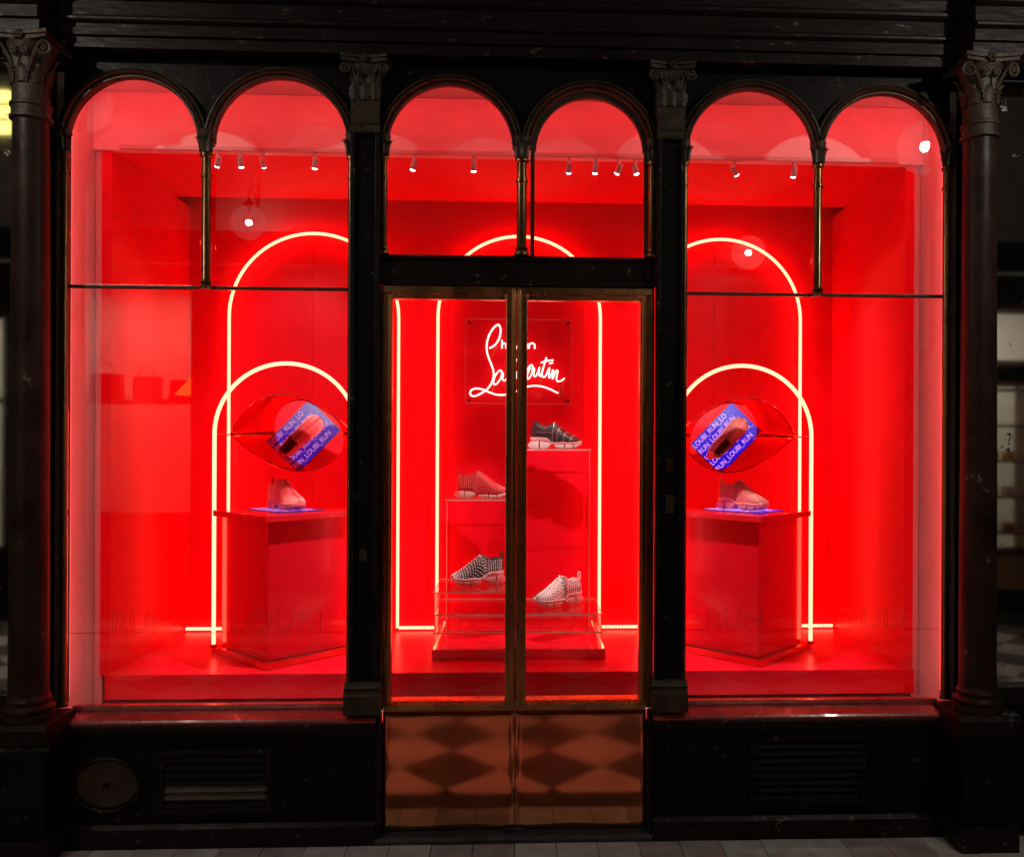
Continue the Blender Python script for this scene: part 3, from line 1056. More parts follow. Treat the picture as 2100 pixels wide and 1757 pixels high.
# ---- eye-shaped mirrors held in the low arches, tilted 45 degrees
def eye(cx, iris_dx, label):
    t = thing('eye_mirror', label, 'mirror', 'eye shaped mirrors over the pedestals')
    c = Vector((cx, 0.745, 1.757))
    U = Vector((1, 0, 0))
    V = Vector((0, -math.sqrt(0.5), math.sqrt(0.5)))
    N = Vector((0, -math.sqrt(0.5), -math.sqrt(0.5)))
    A, B = 0.312, 0.275

    def lens_v(u):
        return B * max(0.0, 1 - (abs(u) / A) ** 2) ** 0.92
    n = 36
    us = [-A + 2 * A * i / n for i in range(n + 1)]
    poly = [(u, -lens_v(u)) for u in us] + [(u, lens_v(u)) for u in reversed(us[1:-1])]

    def W3(p, w):
        return tuple(c + U * p[0] + V * p[1] + N * w)
    MB().loft([[W3(p, w) for p in poly] for w in (-0.014, 0.0)]).build('eye_panel', 'eye_mirror', t)
    # raised rim
    MB().tube([W3(p, 0.0) for p in poly], 0.0045, 8, closed=True).build('rim', 'red_mirror', t, smooth=True)
    # crease across the eye either side of the iris
    disc = []
    r_u, r_v = 0.172, 0.172 / math.sqrt(0.5)
    for i in range(64):
        a = 2 * PI * i / 64
        u, v = iris_dx + r_u * math.cos(a), r_v * math.sin(a)
        lim = max(0.0, lens_v(u) - 0.006)
        v = max(-lim, min(lim, v))
        disc.append((u, v))
    MB().loft([[W3(p, w) for p in disc] for w in (0.001, 0.005)]).build('iris_mirror', 'mirror', t)
    for s in (-1, 1):
        u0 = s * (A - 0.004)
        u1 = iris_dx + s * (r_u + 0.004)
        if abs(u1) < abs(u0):
            MB().tube([W3((u0, 0), 0.002), W3((u1, 0.012), 0.004)], 0.005, 8).build('crease_bar', 'red_mirror', t, smooth=True)
    return t


eye(-1.148, 0.088, 'red eye shaped panel with round mirror showing the violet screen')
eye(1.163, -0.072, 'red eye shaped panel with round mirror showing the blue screen')

# ================================================================== CENTRE STEPS: low plinth and clear risers
plx0, plx1, ply0 = -0.411, 0.457, 0.55
t = thing('centre_plinth', 'low red plinth behind the glass doors under the clear risers', 'plinth')
MB().box(plx0, plx1, ply0, SY1 - 0.05, SZ0 + 0.003, 0.692).build('body', 'red_gloss', t, bevel=0.002)
for x in (plx0 + 0.012, plx1 - 0.012):
    MB().box(x - 0.005, x + 0.005, ply0 + 0.015, SY1 - 0.09, 0.6925, 0.6985).build('light_strip', 'led_strip', t)


def riser_box(x0, x1, y0, y1, z0, z1, label):
    t = thing('acrylic_riser', label, 'display riser', 'clear acrylic risers behind the doors')
    th = 0.008
    MB().box(x0, x1, y0, y1, z1 - th, z1).build('top_sheet', 'acrylic', t)
    MB().box(x0 + 0.004, x0 + 0.004 + th, y0 + 0.004, y1, z0 + 0.001, z1 - th - 0.001).build('side_sheet', 'acrylic', t)
    MB().box(x1 - 0.004 - th, x1 - 0.004, y0 + 0.004, y1, z0 + 0.001, z1 - th - 0.001).build('side_sheet', 'acrylic', t)
    # pale pink strips, the glow of the polished edges put in as colour
    for nm, bx in (('front_edge', (x0, x1, y0 - 0.0025, y0 - 0.0005, z1 - th, z1 - 0.0005)),
                   ('back_edge', (x0, x1, y1 + 0.0005, y1 + 0.0025, z1 - th, z1 - 0.0005)),
                   ('side_edge', (x0 - 0.0025, x0 - 0.0005, y0, y1, z1 - th, z1 - 0.0005)),
                   ('side_edge', (x1 + 0.0005, x1 + 0.0025, y0, y1, z1 - th, z1 - 0.0005)),
                   ('upright_edge', (x0 + 0.004, x0 + 0.008, y0 + 0.001, y0 + 0.003, z0 + 0.001, z1 - th - 0.001)),
                   ('upright_edge', (x1 - 0.008, x1 - 0.004, y0 + 0.001, y0 + 0.003, z0 + 0.001, z1 - th - 0.001))):
        MB().box(*bx).build(nm, 'acrylic_edge_glow', t)
    return t


riser_box(-0.400, 0.440, 0.552, 0.985, 0.694, 0.779, 'wide low clear riser lying directly on the red plinth')
riser_box(-0.400, 0.438, 0.553, 0.983, 0.781, 0.869, 'wide clear riser carrying the pale studded sneaker')
riser_box(-0.403, -0.020, 0.554, 0.990, 0.871, 0.978, 'small clear riser under the black studded sneaker')
riser_box(-0.378, -0.010, 0.995, 1.200, 0.694, 1.409, 'tall clear riser under the red studded sneaker')
riser_box(0.030, 0.415, 0.995, 1.200, 0.694, 1.686, 'tallest clear riser under the black strapped sneaker')

# ================================================================== SNEAKERS
def ip(x, xs, ys):
    if x <= xs[0]:
        return ys[0]
    for i in range(len(xs) - 1):
        if x <= xs[i + 1]:
            t = (x - xs[i]) / (xs[i + 1] - xs[i])
            return ys[i] + (ys[i + 1] - ys[i]) * t
    return ys[-1]


B_X = [0, 0.017, 0.060, 0.098, 0.120, 0.146, 0.180, 0.225, 0.262, 0.290]
B_Z = [0.060, 0.057, 0.058, 0.056, 0.034, 0.028, 0.033, 0.030, 0.033, 0.042]
H_X = [0, 0.008, 0.03, 0.08, 0.14, 0.19, 0.235, 0.265, 0.282, 0.290]
H_W = [0.010, 0.020, 0.031, 0.035, 0.038, 0.045, 0.047, 0.040, 0.025, 0.010]
TOPS = {
    'strap': ([0.0, 0.012, 0.036, 0.062, 0.092, 0.124, 0.138, 0.168, 0.197, 0.225, 0.262, 0.284, 0.290],
              [0.100, 0.140, 0.152, 0.130, 0.122, 0.140, 0.152, 0.118, 0.098, 0.080, 0.064, 0.054, 0.047]),
    'sock': ([0.0, 0.010, 0.030, 0.060, 0.088, 0.112, 0.126, 0.150, 0.180, 0.215, 0.255, 0.282, 0.290],
             [0.100, 0.124, 0.130, 0.121, 0.126, 0.146, 0.150, 0.136, 0.114, 0.088, 0.066, 0.053, 0.046]),
}
NS_OUT = 7


def upper_rings(style, op0=0.016, op1=0.122):
    tx, tz = TOPS[style]
    st = [0.001, 0.004, 0.009, 0.016, 0.024, 0.036, 0.05, 0.064, 0.078, 0.092, 0.106, 0.116, 0.122, 0.127, 0.135, 0.147, 0.16, 0.175, 0.19, 0.205,
          0.22, 0.235, 0.248, 0.260, 0.270, 0.279, 0.285, 0.289]
    rings = []
    for x in st:
        b, T, hw = ip(x, B_X, B_Z), ip(x, tx, tz), ip(x, H_X, H_W)
        half = []
        opened = op0 <= x <= op1
        for j in range(NS_OUT):
            s = j / (NS_OUT - 1)
            if opened:
                y = hw * (1.0 + 0.10 * math.sin(PI * s) - 0.16 * s * s)
                z = b + (T - b) * s
            else:
                a = s * PI / 2
                y = hw * max(0.12, math.cos(a)) ** 0.75 * (1 + 0.08 * math.sin(PI * s))
                z = b + (T - b) * math.sin(a) ** 0.92
            half.append((x, y, z))
        yl, zl = half[-1][1], half[-1][2]
        for q in (1, 2, 3):
            if opened:
                half.append((x, max(0.004, yl - 0.006 * min(q, 1) - 0.001 * q), zl - (0.0 if q == 1 else (zl - b - 0.012) * (q - 1) / 2)))
            else:
                half.append((x, yl * (1 - q / 3.6), T + 0.0006 * q))
        if opened:
            half.append((x, 0.0, b + 0.012))
        else:
            half.append((x, 0.0, T + 0.002))
        ring = half + [(p[0], -p[1], p[2]) for p in reversed(half[:-1])]
        rings.append(ring)
    return rings


def stud_field(rings, lo, hi, size, height, sides=(1, -1), jit=0.0, dens=1.0, top=True):
    mb = MB()
    n = len(rings[0])
    rnd = random.Random(5)
    n_long = int(24 * dens)
    for i in range(n_long):
        f = lo + (hi - lo) * (i + 0.5) / n_long
        for s in sides:
            n_up = int(7.5 * dens)
            for j in range(n_up):
                jj = (0.35 + (j + (0.5 if i % 2 else 0.0)) / n_up * (NS_OUT - 1.15))
                ff = f + rnd.uniform(-jit, jit)
                i0 = min(int(ff), len(rings) - 2)
                ti = ff - i0
                j0 = min(int(jj), NS_OUT - 2)
                tj = jj - j0
                idx = lambda q: q if s > 0 else n - 1 - q
                p00, p01 = Vector(rings[i0][idx(j0)]), Vector(rings[i0][idx(j0 + 1)])
                p10, p11 = Vector(rings[i0 + 1][idx(j0)]), Vector(rings[i0 + 1][idx(j0 + 1)])
                p = p00.lerp(p01, tj).lerp(p10.lerp(p11, tj), ti)
                du = (p10.lerp(p11, tj) - p00.lerp(p01, tj))
                dv = (p01.lerp(p11, ti) - p00.lerp(p10, ti))
                nn = du.cross(dv)
                if nn.length < 1e-9:
                    continue
                nn.normalize()
                if nn.y * s < 0 and abs(nn.y) > 0.2 or (abs(nn.y) <= 0.2 and nn.z < 0):
                    nn = -nn
                du.normalize()
                dv2 = nn.cross(du)
                sz = size * rnd.uniform(0.85, 1.15)
                base = [p + du * sz * a + dv2 * sz * b for a, b in ((1, 0), (0, 1), (-1, 0), (0, -1))]
                apex = p + nn * height
                mb.add([tuple(q) for q in base] + [tuple(apex)], [(0, 1, 4), (1, 2, 4), (2, 3, 4), (3, 0, 4), (3, 2, 1, 0)])
    return mb


def sneaker(loc, heading, style, label, m_upper, m_sole, m_mid, studs=None, straps=False, tab=None, tip=None, dens=1.0, ssize=0.0036):
    t = thing('sneaker', label, 'sneaker', 'sneakers on display', loc=loc)
    t.rotation_euler = (0, 0, heading)
    rings = upper_rings(style)
    rings = [[(x - 0.145, y, z) for x, y, z in r] for r in rings]
    MB().loft(rings).build('upper', m_upper, t, smooth=True, angle=70)
    # lining edge round the collar
    tx, tz = TOPS[style]
    col = []
    for x in (0.016, 0.024, 0.036, 0.05, 0.064, 0.078, 0.092, 0.106, 0.116, 0.122):
        b, T, hw = ip(x, B_X, B_Z), ip(x, tx, tz), ip(x, H_X, H_W)
        col.append((x - 0.145, hw * 0.84 - 0.002, T))
    ring = col + [(x, -y, z) for x, y, z in reversed(col)]
    MB().tube(ring, 0.0032, 8, closed=True).build('collar', m_upper, t, smooth=True)
    # midsole wrap
    rr = []
    for i in range(25):
        x = 0.002 + 0.287 * i / 24
        b, hw = ip(x, B_X, B_Z), ip(x, H_X, H_W) + 0.0045
        lo = b - ip(x, [0, 0.1, 0.12, 0.15, 0.25, 0.29], [0.020, 0.016, 0.010, 0.009, 0.012, 0.010])
        rr.append([(x - 0.145, -hw * 0.92, lo), (x - 0.145, -hw, lo + 0.004), (x - 0.145, -hw, b + 0.003), (x - 0.145, -hw * 0.9, b + 0.006),
                   (x - 0.145, hw * 0.9, b + 0.006), (x - 0.145, hw, b + 0.003), (x - 0.145, hw, lo + 0.004), (x - 0.145, hw * 0.92, lo)])
    MB().loft(rr).build('midsole', m_mid, t, smooth=True, angle=50)

    def block(x0, x1, low, high, n, name, m, extra=0.006):
        r2 = []
        for i in range(n + 1):
            x = x0 + (x1 - x0) * i / n
            hw = ip(x, H_X, H_W) + extra
            a, b2 = low(x), high(x)
            r2.append([(x - 0.145, -hw * 0.90, a), (x - 0.145, -hw * 1.02, a + (b2 - a) * 0.45), (x - 0.145, -hw, b2), (x - 0.145, hw, b2), (x - 0.145, hw * 1.02, a + (b2 - a) * 0.45), (x - 0.145, hw * 0.90, a)])
        MB().loft(r2).build(name, m, t, smooth=True, angle=45)
    block(-0.012, 0.050, lambda x: ip(x, [-0.012, 0.004, 0.05], [0.014, 0.001, 0.0]), lambda x: ip(x, [-0.012, 0.0, 0.05], [0.020, 0.038, 0.041]), 8, 'heel_block', m_sole)
    block(0.058, 0.118, lambda x: ip(x, [0.053, 0.09, 0.104, 0.118], [0.0, 0.0, 0.006, 0.020]), lambda x: ip(x, [0.053, 0.1, 0.118], [0.040, 0.036, 0.026]), 8, 'heel_block', m_sole)
    toe = lambda x: ip(x, [0.14, 0.150, 0.16, 0.23, 0.262, 0.288], [0.010, 0.003, 0.0, 0.0, 0.008, 0.024])
    top = lambda x: ip(x, B_X, B_Z) - 0.008
    for a, b2 in ((0.140, 0.193), (0.200, 0.240), (0.247, 0.288)):
        block(a, b2, toe, top, 6, 'forefoot_lug', m_sole, 0.004)
    # pull tab at the heel
    if tab:
        MB().tube([(-0.140, 0, 0.118), (-0.144, 0, 0.140), (-0.143, 0, 0.158), (-0.136, 0, 0.163), (-0.128, 0, 0.154), (-0.130, 0, 0.136), (-0.128, 0, 0.122)], 0.0038, 8).build('pull_tab', tab, t, smooth=True)
    if studs:
        stud_field(rings, 3.2, 25.8, ssize, ssize * 1.25, dens=dens).build('studs', studs, t, kind='stuff')
    if straps:
        n = len(rings[0])
        for k in range(7):
            pts = []
            for j in range(0, 8):
                f = 13.2 + k * 1.25 + j * 0.28 - 0.6
                i0 = min(int(f), len(rings) - 2)
                ti = f - i0
                jj = min(j, NS_OUT)
                a = Vector(rings[i0][n - 1 - jj]).lerp(Vector(rings[i0 + 1][n - 1 - jj]), ti)
                c0 = Vector((a.x, 0, a.z - 0.03))
                pts.append(tuple(a + (a - c0).normalized() * 0.0015))
            MB().tube(pts, 0.0030, 7).build('strap', 'strap_silver' if k % 2 == 0 else m_upper, t, smooth=True)
        for k in range(4):
            pts = []
            for i in range(5, 13):
                f = i
                jj = 1.2 + k * 1.15 + (i - 5) * 0.12 * (1 if k % 2 else -1)
                jj = max(0.2, min(NS_OUT - 1.2, jj))
                j0 = int(jj)
                a = Vector(rings[i][n - 1 - j0]).lerp(Vector(rings[i][n - 2 - j0]), jj - j0)
                pts.append((a.x, a.y - 0.0015, a.z))
            MB().tube(pts, 0.0026, 7).build('side_strap', 'strap_silver' if k % 2 else m_upper, t, smooth=True)
        # toe cap
        for (zz, xx) in ((0.058, 0.105), (0.054, 0.118)):
            pass
    return t


sneaker((0.228, 1.085, 1.687), R(-6), 'strap', 'black strapped sneaker with white sole on the tallest riser', 'shoe_black', 'sole_white', 'sole_pink', straps=True)
sneaker((-0.185, 1.085, 1.410), R(-14), 'sock', 'red studded sneaker with white sole on the tall riser', 'shoe_red', 'sole_white', 'shoe_red', studs='stud_red', tab='shoe_red', dens=1.1, ssize=0.0030)
sneaker((-0.195, 0.800, 0.979), R(180 + 24), 'sock', 'black sneaker covered in silver studs with pink sole', 'shoe_black_knit', 'sole_pink', 'sole_pink', studs='stud_silver', tab='shoe_black_knit', dens=1.0, ssize=0.0040)
sneaker((0.225, 0.780, 0.870), R(180 + 30), 'sock', 'pale pink studded sneaker on the low clear riser', 'shoe_pink', 'sole_pink', 'sole_pink', studs='stud_dark', tab='shoe_pink', dens=1.05, ssize=0.0040)
sneaker((-1.180, 0.745, PT + 0.005), R(-46), 'sock', 'glittering red sneaker on the violet screen of the left pedestal', 'shoe_red', 'sole_blush', 'sole_blush', studs='stud_crystal', tab='shoe_red', dens=1.1, ssize=0.0032)
sneaker((1.200, 0.745, PT + 0.005), R(-46), 'sock', 'blush knit sneaker on the blue screen of the right pedestal', 'shoe_blush', 'sole_blush', 'sole_blush', studs='lining', tab='shoe_blush', dens=1.15, ssize=0.0034)

# ================================================================== SCRIPT SIGN
sg = thing('neon_sign', 'white handwriting neon sign on a clear square panel above the risers', 'neon sign')
MB().box(-0.289, 0.323, 1.236, 1.242, 1.943, 2.431).build('panel', 'acrylic', sg)
for (a, b2, c2, d2) in ((-0.289, 0.323, 1.943, 1.9465), (-0.289, 0.323, 2.4275, 2.431), (-0.2892, -0.2862, 1.947, 2.427), (0.3202, 0.3232, 1.947, 2.427)):
    MB().box(a, b2, 1.2335, 1.2355, c2, d2).build('panel_edge', 'acrylic_edge_glow', sg)
for bx in (-0.268, 0.302):
    for bz in (1.962, 2.412):
        MB().tube([(bx, 1.226, bz), (bx, SY1 - 0.002, bz)], 0.006, 10).build('bolt', 'lamp_metal', sg)


def S(pts):
    return [(-0.289 + (x - 235) / 1225 * 0.611, 1.218, 2.431 - (y - 185) / 980 * 0.487) for x, y in pts]


def smooth_path(pts, k=6):
    out = []
    n = len(pts)
    for i in range(n - 1):
        p0, p1, p2, p3 = pts[max(0, i - 1)], pts[i], pts[i + 1], pts[min(n - 1, i + 2)]
        for j in range(k):
            t = j / k
            out.append(tuple(0.5 * ((2 * p1[q]) + (-p0[q] + p2[q]) * t + (2 * p0[q] - 5 * p1[q] + 4 * p2[q] - p3[q]) * t * t + (-p0[q] + 3 * p1[q] - 3 * p2[q] + p3[q]) * t ** 3) for q in range(len(p1))))
    out.append(pts[-1])
    return out


strokes_big = [
    [(510, 530), (575, 490), (622, 415), (640, 325), (626, 268), (600, 260), (560, 292), (512, 370), (486, 450), (480, 540), (500, 630), (538, 725), (560, 800),
     (556, 880), (520, 962), (460, 1022), (380, 1070), (322, 1082), (292, 1052), (312, 1010), (370, 994), (440, 1006), (520, 1040), (600, 1064), (700, 1064), (790, 1040), (870, 995), (950, 968),
     (1040, 958), (1130, 968), (1220, 1000), (1305, 1042)],
]
strokes = [
    # o u b o u t i n, rising handwriting
    [(560, 900), (585, 835), (630, 785), (655, 800), (645, 870), (600, 935), (565, 945), (560, 900)],
    [(655, 800), (672, 830), (662, 880), (690, 900), (718, 860), (735, 790), (728, 860), (748, 890)],
    [(748, 890), (790, 800), (820, 650), (795, 700), (770, 870), (800, 890), (830, 850), (822, 800)],
    [(822, 800), (850, 800), (890, 770), (870, 870), (845, 890), (840, 840), (880, 775), (920, 790)],
    [(945, 780), (985, 720), (1010, 740), (995, 830), (958, 880), (948, 830), (985, 745)],
    [(1010, 740), (1030, 770), (1020, 830), (1045, 850), (1075, 790), (1090, 740), (1080, 820), (1100, 850)],
    [(1100, 850), (1135, 740), (1168, 628), (1130, 760), (1118, 840), (1150, 855), (1180, 800)],
    [(1105, 690), (1180, 668), (1250, 660)],
    [(1180, 800), (1205, 745), (1195, 830), (1205, 865), (1225, 820)],
    [(1200, 700), (1245, 690)],
    [(1225, 820), (1248, 770), (1240, 880), (1275, 790), (1300, 785), (1285, 870), (1300, 905), (1345, 895), (1380, 868)],
    # small upright letters
    [(655, 432), (655, 530)], [(655, 490), (678, 468), (700, 485), (700, 530)],
    [(722, 468), (722, 530)], [(722, 490), (745, 468)],
    [(765, 468), (765, 530)], [(820, 472), (795, 470), (795, 498), (820, 502), (820, 528), (792, 530)],
    [(845, 440), (845, 530)], [(832, 468), (862, 468)], [(880, 468), (880, 530)],
    [(940, 480), (915, 468), (902, 500), (915, 530), (942, 515), (944, 470), (944, 530)],
    [(968, 530), (968, 468)], [(968, 488), (1000, 466), (1030, 480), (1032, 530)],
]
for st in strokes_big:
    MB().tube(smooth_path(S(st)), 0.0048, 8).build('glass_tube', 'sign_neon', sg, smooth=True)
for st in strokes:
    MB().tube(smooth_path(S(st), 4) if len(st) > 2 else S(st), 0.0043, 8).build('glass_tube', 'sign_neon', sg, smooth=True)
for st in ([(600, 500), (545, 625)], [(570, 960), (550, 1030)], [(1120, 850), (1100, 920)], [(1330, 980), (1320, 1090)], [(655, 380), (630, 430)], [(1365, 900), (1355, 1080)]):
    q = [(x, 1.228, z) for x, y, z in S(st)]
    MB().tube(q, 0.0045, 8).build('electrode', 'electrode', sg, smooth=True)

# ================================================================== TRACK LIGHTS
trk = tag(MB().box(-SX + 0.05, SX - 0.05, SY0 - 0.040, SY0 - 0.013, SZ1 + 0.004, SZ1 + 0.024).build('light_track', 'white_metal', None, bevel=0.003),
          'pale lighting track along the front edge of the red ceiling', 'light track')
SPOTS = [(-1.379, (-1.86, 0.85, 1.9), 0.75, 46), (-1.277, (-1.18, 0.745, 1.43), 4.5, 20), (-1.174, (-1.25, 1.29, 2.2), 0.8, 46), (-0.935, (-1.18, 0.72, 1.4), 1.2, 30),
         (-0.479, (-1.02, 0.50, 1.0), 8.0, 34), (-0.201, (-0.195, 0.80, 1.03), 8.0, 18),
         (0.247, (0.228, 1.085, 1.72), 4.2, 20), (0.372, (0.225, 0.78, 0.92), 8.0, 18), (0.483, (-0.185, 1.085, 1.45), 5.0, 18), (0.561, (1.04, 0.50, 1.0), 8.0, 34),
         (1.033, (1.86, 0.85, 1.9), 0.75, 46), (1.320, (1.2, 0.745, 1.43), 4.5, 20)]
ORD = ['first', 'second', 'third', 'fourth', 'fifth', 'sixth', 'seventh', 'eighth', 'ninth', 'tenth', 'eleventh', 'twelfth']
for k, (x, tgt, f, cone) in enumerate(SPOTS):
    t = thing('spotlight', '%s spotlight from the left along the ceiling track' % ORD[k], 'spotlight', 'spotlights on the ceiling track')
    p0 = Vector((x, SY0 - 0.024, SZ1 - 0.042))
    dr = (Vector(tgt) - p0).normalized()
    MB().tube([(x, SY0 - 0.026, SZ1 + 0.003), (x, SY0 - 0.025, SZ1 - 0.02), tuple(p0)], 0.007, 8).build('stem', 'white_metal', t)
    up = dr.orthogonal().normalized()
    w = dr.cross(up)

    def ringat(q, r):
        return [tuple(p0 + dr * q + up * r * math.cos(2 * PI * i / 16) + w * r * math.sin(2 * PI * i / 16)) for i in range(16)]
    MB().loft([ringat(-0.024, 0.010), ringat(-0.021, 0.014), ringat(0.021, 0.014), ringat(0.024, 0.0125)]).build('housing', 'white_metal', t, smooth=True, angle=40)
    MB().loft([ringat(0.0243, 0.012), ringat(0.028, 0.0105), ringat(0.030, 0.005)]).build('lens', 'lens_lit', t)
    ld = bpy.data.lights.new('spot_beam', 'SPOT')
    ld.energy = SPOT_W * f
    ld.color = (1.0, 0.88, 0.80)
    ld.spot_size = R(cone)
    ld.spot_blend = 0.7
    ld.shadow_soft_size = 0.02
    lo = bpy.data.objects.new('spot_beam', ld)
    C.objects.link(lo)
    lo.parent = t
    lo.matrix_local = Matrix.Translation(p0 + dr * 0.042) @ dr.to_track_quat('-Z', 'Y').to_matrix().to_4x4()

t = thing('head_fill_light', 'unseen red fill light added round the inside of the display window', 'light strip')  # added, unseen: reddens the fascia, reveals and bay ceiling
MB().box(-1.90, 1.90, 0.036, 0.052, 3.306, 3.320).build('tube', 'head_fill', t)
MB().box(-1.90, 1.90, 0.031, 0.0355, 3.298, 3.335).build('channel', 'white_metal', t)
for s in (-1, 1):
    MB().box(min(s * 1.918, s * 1.930), max(s * 1.918, s * 1.930), 0.036, 0.048, 0.62, 3.28).build('tube', 'jamb_fill', t)
    MB().box(min(s * 1.912, s * 1.936), max(s * 1.912, s * 1.936), 0.031, 0.0355, 0.60, 3.29).build('channel', 'white_metal', t)

# ================================================================== GLOBE LAMPS of the arcade (seen as reflections)
def globe(loc, wall_y, r, label, watts):
    t = thing('globe_lamp', label, 'lamp', 'globe lamps of the arcade')
    x, y, z = loc
    MB().ball((x, y, z), r, 24, 16).build('globe', 'globe_glow', t, smooth=True)
    MB().lathe([(0.014, z + 0.085), (0.014, z + r)], x, y, 12).build('lamp_holder', 'lamp_metal', t, smooth=True)
    sg_ = 1 if wall_y > y else -1
    MB().lathe([(0.045, z + r - 0.01), (0.05, z + r + 0.03), (0.02, z + r + 0.05)], x, y, 16).build('cap', 'lamp_metal', t, smooth=True)
    MB().tube([(x, y, z + r + 0.04), (x, y, z + r + 0.12), (x, y + (wall_y - y) * 0.3, z + r + 0.20), (x, y + (wall_y - y) * 0.7, z + r + 0.16), (x, wall_y - 0.005 * sg_, z + r + 0.05)], 0.010, 8).build('bracket', 'lamp_metal', t, smooth=True)
    ld = bpy.data.lights.new('globe_light', 'POINT')
    ld.energy = watts
    ld.color = (1.0, 0.92, 0.82)
    ld.shadow_soft_size = 0.03
    lo = bpy.data.objects.new('globe_light', ld)
    C.objects.link(lo)
    lo.parent = t
    lo.location = (x, y, z)
    return t


globe((-2.56, -4.70, 3.80), -4.98, 0.165, 'globe lamp across the arcade mirrored in the left window', BULB_W)
globe((2.28, -4.70, 3.58), -4.98, 0.165, 'globe lamp across the arcade mirrored in the right window', BULB_W)


def hanging_globe(loc, r, label):
    x, y, z = loc
    t = thing('hanging_globe_lamp', label, 'lamp', 'globe lamps hanging in the arcade')
    MB().ball((x, y, z), r, 24, 16).build('globe', 'globe_glow', t, smooth=True)
    MB().lathe([(0.014, z + 0.085), (0.014, z + r)], x, y, 12).build('lamp_holder', 'lamp_metal', t, smooth=True)
    MB().lathe([(0.045, z + r - 0.01), (0.05, z + r + 0.03), (0.02, z + r + 0.05)], x, y, 16).build('cap', 'lamp_metal', t, smooth=True)
    MB().tube([(x, y, z + r + 0.045), (x, y, 5.598)], 0.009, 8).build('rod', 'lamp_metal', t, smooth=True)
    ld = bpy.data.lights.new('globe_light', 'POINT')
    ld.energy = HANGING_W
    ld.color = (1.0, 0.92, 0.82)
    ld.shadow_soft_size = 0.03
    lo = bpy.data.objects.new('globe_light', ld)
    C.objects.link(lo)
    lo.parent = t
    lo.location = (x, y, z)
    return t


hanging_globe((-2.58, -1.5, 3.72), 0.165, 'globe lamp hanging in front of the left column')
hanging_globe((2.53, -1.5, 3.56), 0.165, 'globe lamp hanging in front of the right column')


# ================================================================== OPPOSITE SIDE OF THE ARCADE
OY = -5.0
opp = thing('opposite_shopfront', 'dark shopfront across the arcade, seen only in reflections', 'shopfront')
OPEN = [(-5.75, -4.95, 0.62, 2.95), (-4.55, -3.15, 0.95, 3.30), (4.55, 5.45, 0.60, 2.35), (4.55, 5.45, 2.52, 3.1)]
xs = [-6.5, -5.75, -4.95, -4.55, -3.15, 4.55, 5.45, 6.5]
for i in range(len(xs) - 1):
    a, b = xs[i], xs[i + 1]
    segs = [(0.0, 3.45)]
    for o0, o1, z0, z1 in OPEN:
        if abs(o0 - a) < 1e-6:
            ns = []
            for s0, s1 in segs:
                if z0 > s0 and z1 < s1:
                    ns += [(s0, z0), (z1, s1)]
                else:
                    ns.append((s0, s1))
            segs = ns
    for s0, s1 in segs:
        MB().box(a, b - 0.001, OY - 0.06, OY, s0, s1 - 0.001).build('wall_panel', 'opp_paint', opp)
for o0, o1, z0, z1 in OPEN:
    m = 'opp_wood' if o0 > 0 else 'opp_paint'
    for bx in ((o0, o0 + 0.05, z0, z1), (o1 - 0.05, o1, z0, z1), (o0 + 0.051, o1 - 0.051, z0, z0 + 0.05), (o0 + 0.051, o1 - 0.051, z1 - 0.05, z1)):
        MB().box(bx[0], bx[1], OY - 0.05, OY + 0.015, bx[2], bx[3]).build('window_frame', m, opp)
MB().box(4.60, 5.40, OY + 0.003, OY + 0.012, 0.22, 0.56).build('kick_panel', 'opp_panel', opp)
MB().box(-6.5, 6.5, OY - 0.05, OY + 0.02, 0.0, 0.12).build('plinth', 'opp_paint', opp)
MB().prism([(OY - 0.06, 3.46), (OY + 0.10, 3.46), (OY + 0.16, 3.60), (OY + 0.30, 3.66), (OY + 0.30, 3.72), (OY - 0.06, 3.72)], 'x', -6.5, 6.5).build('cornice', 'opp_paint', opp)
MB().box(-6.5, 6.5, OY - 0.06, OY - 0.02, 3.73, 5.6).build('upper_wall', 'plaster', opp)
uw = MB().box(-5.30, -4.95, OY - 0.018, OY + 0.01, 4.70, 5.12).build('lit_window', 'upper_window', opp)
for z in (4.82, 4.97):
    MB().box(-5.30, -4.95, OY + 0.012, OY + 0.03, z, z + 0.02).build('window_bar', 'opp_paint', opp)
MB().box(-6.5, 6.5, -5.06, 0.12, 5.6, 5.66).build('arcade_ceiling', 'plaster', kind='structure')
MB().box(-6.5, -2.63, -0.01, 0.05, 0, 3.40).build('arcade_wall', 'opp_paint', kind='structure')
MB().box(2.63, 6.5, -0.01, 0.05, 0, 3.40).build('arcade_wall', 'opp_paint', kind='structure')
MB().box(-6.5, 6.5, 0.035, 0.10, 3.76, 5.6).build('upper_wall', 'plaster', kind='structure')
# rooms behind the openings
MB().box(-6.5, 6.5, -6.75, -6.70, 0, 3.5).build('boutique_wall', 'shop_wall', kind='structure')
MB().box(-6.5, 6.5, -6.70, OY - 0.061, -0.05, 0.0).build('boutique_floor', 'shop_wall', kind='structure')
MB().box(-6.5, 6.5, -6.70, OY - 0.061, 3.46, 3.5).build('boutique_ceiling', 'shop_wall', kind='structure')
for x in (-6.5, -1.6, 4.3, 6.45):
    MB().box(x, x + 0.05, -6.70, OY - 0.061, 0.0, 3.459).build('boutique_partition', 'shop_wall', kind='structure')
for x, w, lab in ((-4.0, 1.6, 'lit ceiling panel over the handbag shelf across the arcade'), (5.0, 0.7, 'lit ceiling panel inside the shop across the arcade on the right')):
    t = thing('ceiling_panel', lab, 'ceiling light', 'lit panels in the shops opposite')
    MB().box(x - w, x + w, -6.2, -5.7, 3.44, 3.455).build('diffuser', 'shop_light', t)
    MB().box(x - w - 0.03, x + w + 0.03, -6.23, -5.67, 3.4555, 3.459).build('frame', 'white_metal', t)
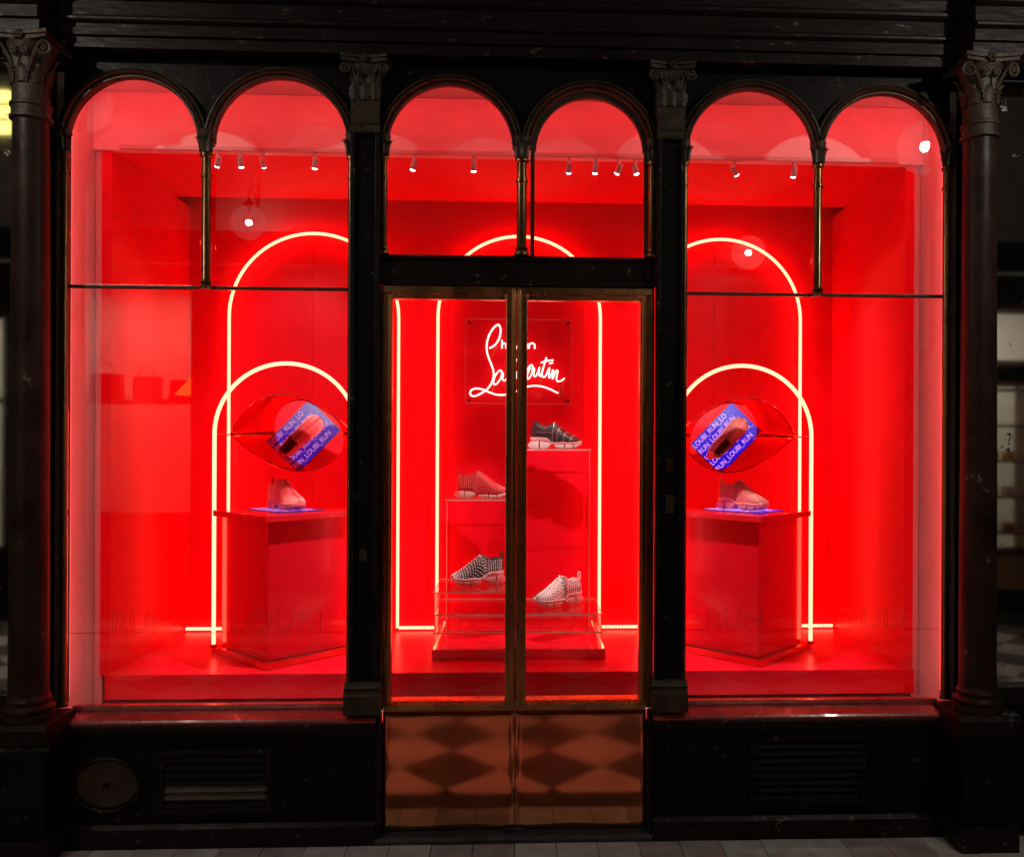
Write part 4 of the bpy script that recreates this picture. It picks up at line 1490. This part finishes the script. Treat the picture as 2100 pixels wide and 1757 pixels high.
sh = tag(MB().box(-5.6, -1.75, -6.0, -5.6, 2.10, 2.14).build('shelf', 'opp_wood', None, bevel=0.004), 'long wooden shelf carrying handbags across the arcade', 'shelf')
for k, (x, w, hh, m) in enumerate(((-4.78, 0.30, 0.24, 'bag_leather'), (-4.38, 0.34, 0.28, 'bag_red'), (-3.95, 0.30, 0.25, 'bag_leather'), (-3.52, 0.40, 0.22, 'bag_red'))):
    t = thing('handbag', '%s handbag on the shelf across the arcade' % ('leftmost dark', 'upright red', 'second dark', 'wide red')[k], 'handbag', 'handbags on the shelf opposite', loc=(x, -5.8, 2.14))
    MB().prism([(-w / 2, 0.001), (w / 2, 0.001), (w * 0.44, hh), (-w * 0.44, hh)], 'y', -0.06, 0.06).build('body', m, t, bevel=0.012)
    MB().tube([(0.09 * math.cos(PI * i / 12), 0.04, hh - 0.01 + 0.13 * math.sin(PI * i / 12)) for i in range(13)], 0.008, 8).build('handle', m, t, smooth=True)
t = thing('pendant_lamp', 'orange conical pendant lamp across the arcade by the handbags', 'pendant lamp')
MB().lathe([(0.03, 2.36), (0.05, 2.32), (0.17, 2.18), (0.17, 2.175), (0.048, 2.31), (0.0, 2.33)], -3.32, -5.35, 24).build('shade', 'lit_shade', t, smooth=True)
MB().tube([(-3.32, -5.35, 2.35), (-3.32, -5.35, 3.459)], 0.006, 8).build('cord', 'cable', t)
MB().ball((-3.32, -5.35, 2.24), 0.035, 12, 8).build('bulb', 'bulb', t, smooth=True)

t = thing('shop_cabinet', 'tall cabinet with shelves of boxes in the shop mirrored at far right', 'cabinet', loc=(5.0, -5.40, 0.0))
for k in range(5):
    MB().box(-0.42, 0.42, -0.12, 0.14, 0.75 + 0.38 * k, 0.775 + 0.38 * k).build('shelf_board', 'opp_wood', t)
for x in (-0.45, 0.425):
    MB().box(x, x + 0.024, -0.12, 0.14, 0.0, 2.45).build('upright', 'opp_wood', t)
for k in range(14):
    w = 0.05 + 0.03 * ((k * 7) % 4)
    x = -0.36 + (k % 4) * 0.2
    z = 0.776 + 0.38 * (k // 4)
    MB().box(x, x + w, -0.05, 0.06, z, z + 0.10 + 0.03 * ((k * 5) % 5)).build('box', ('bag_leather', 'lamp_shade', 'white_metal', 'bag_red', 'opp_panel')[k % 5], t, bevel=0.004)
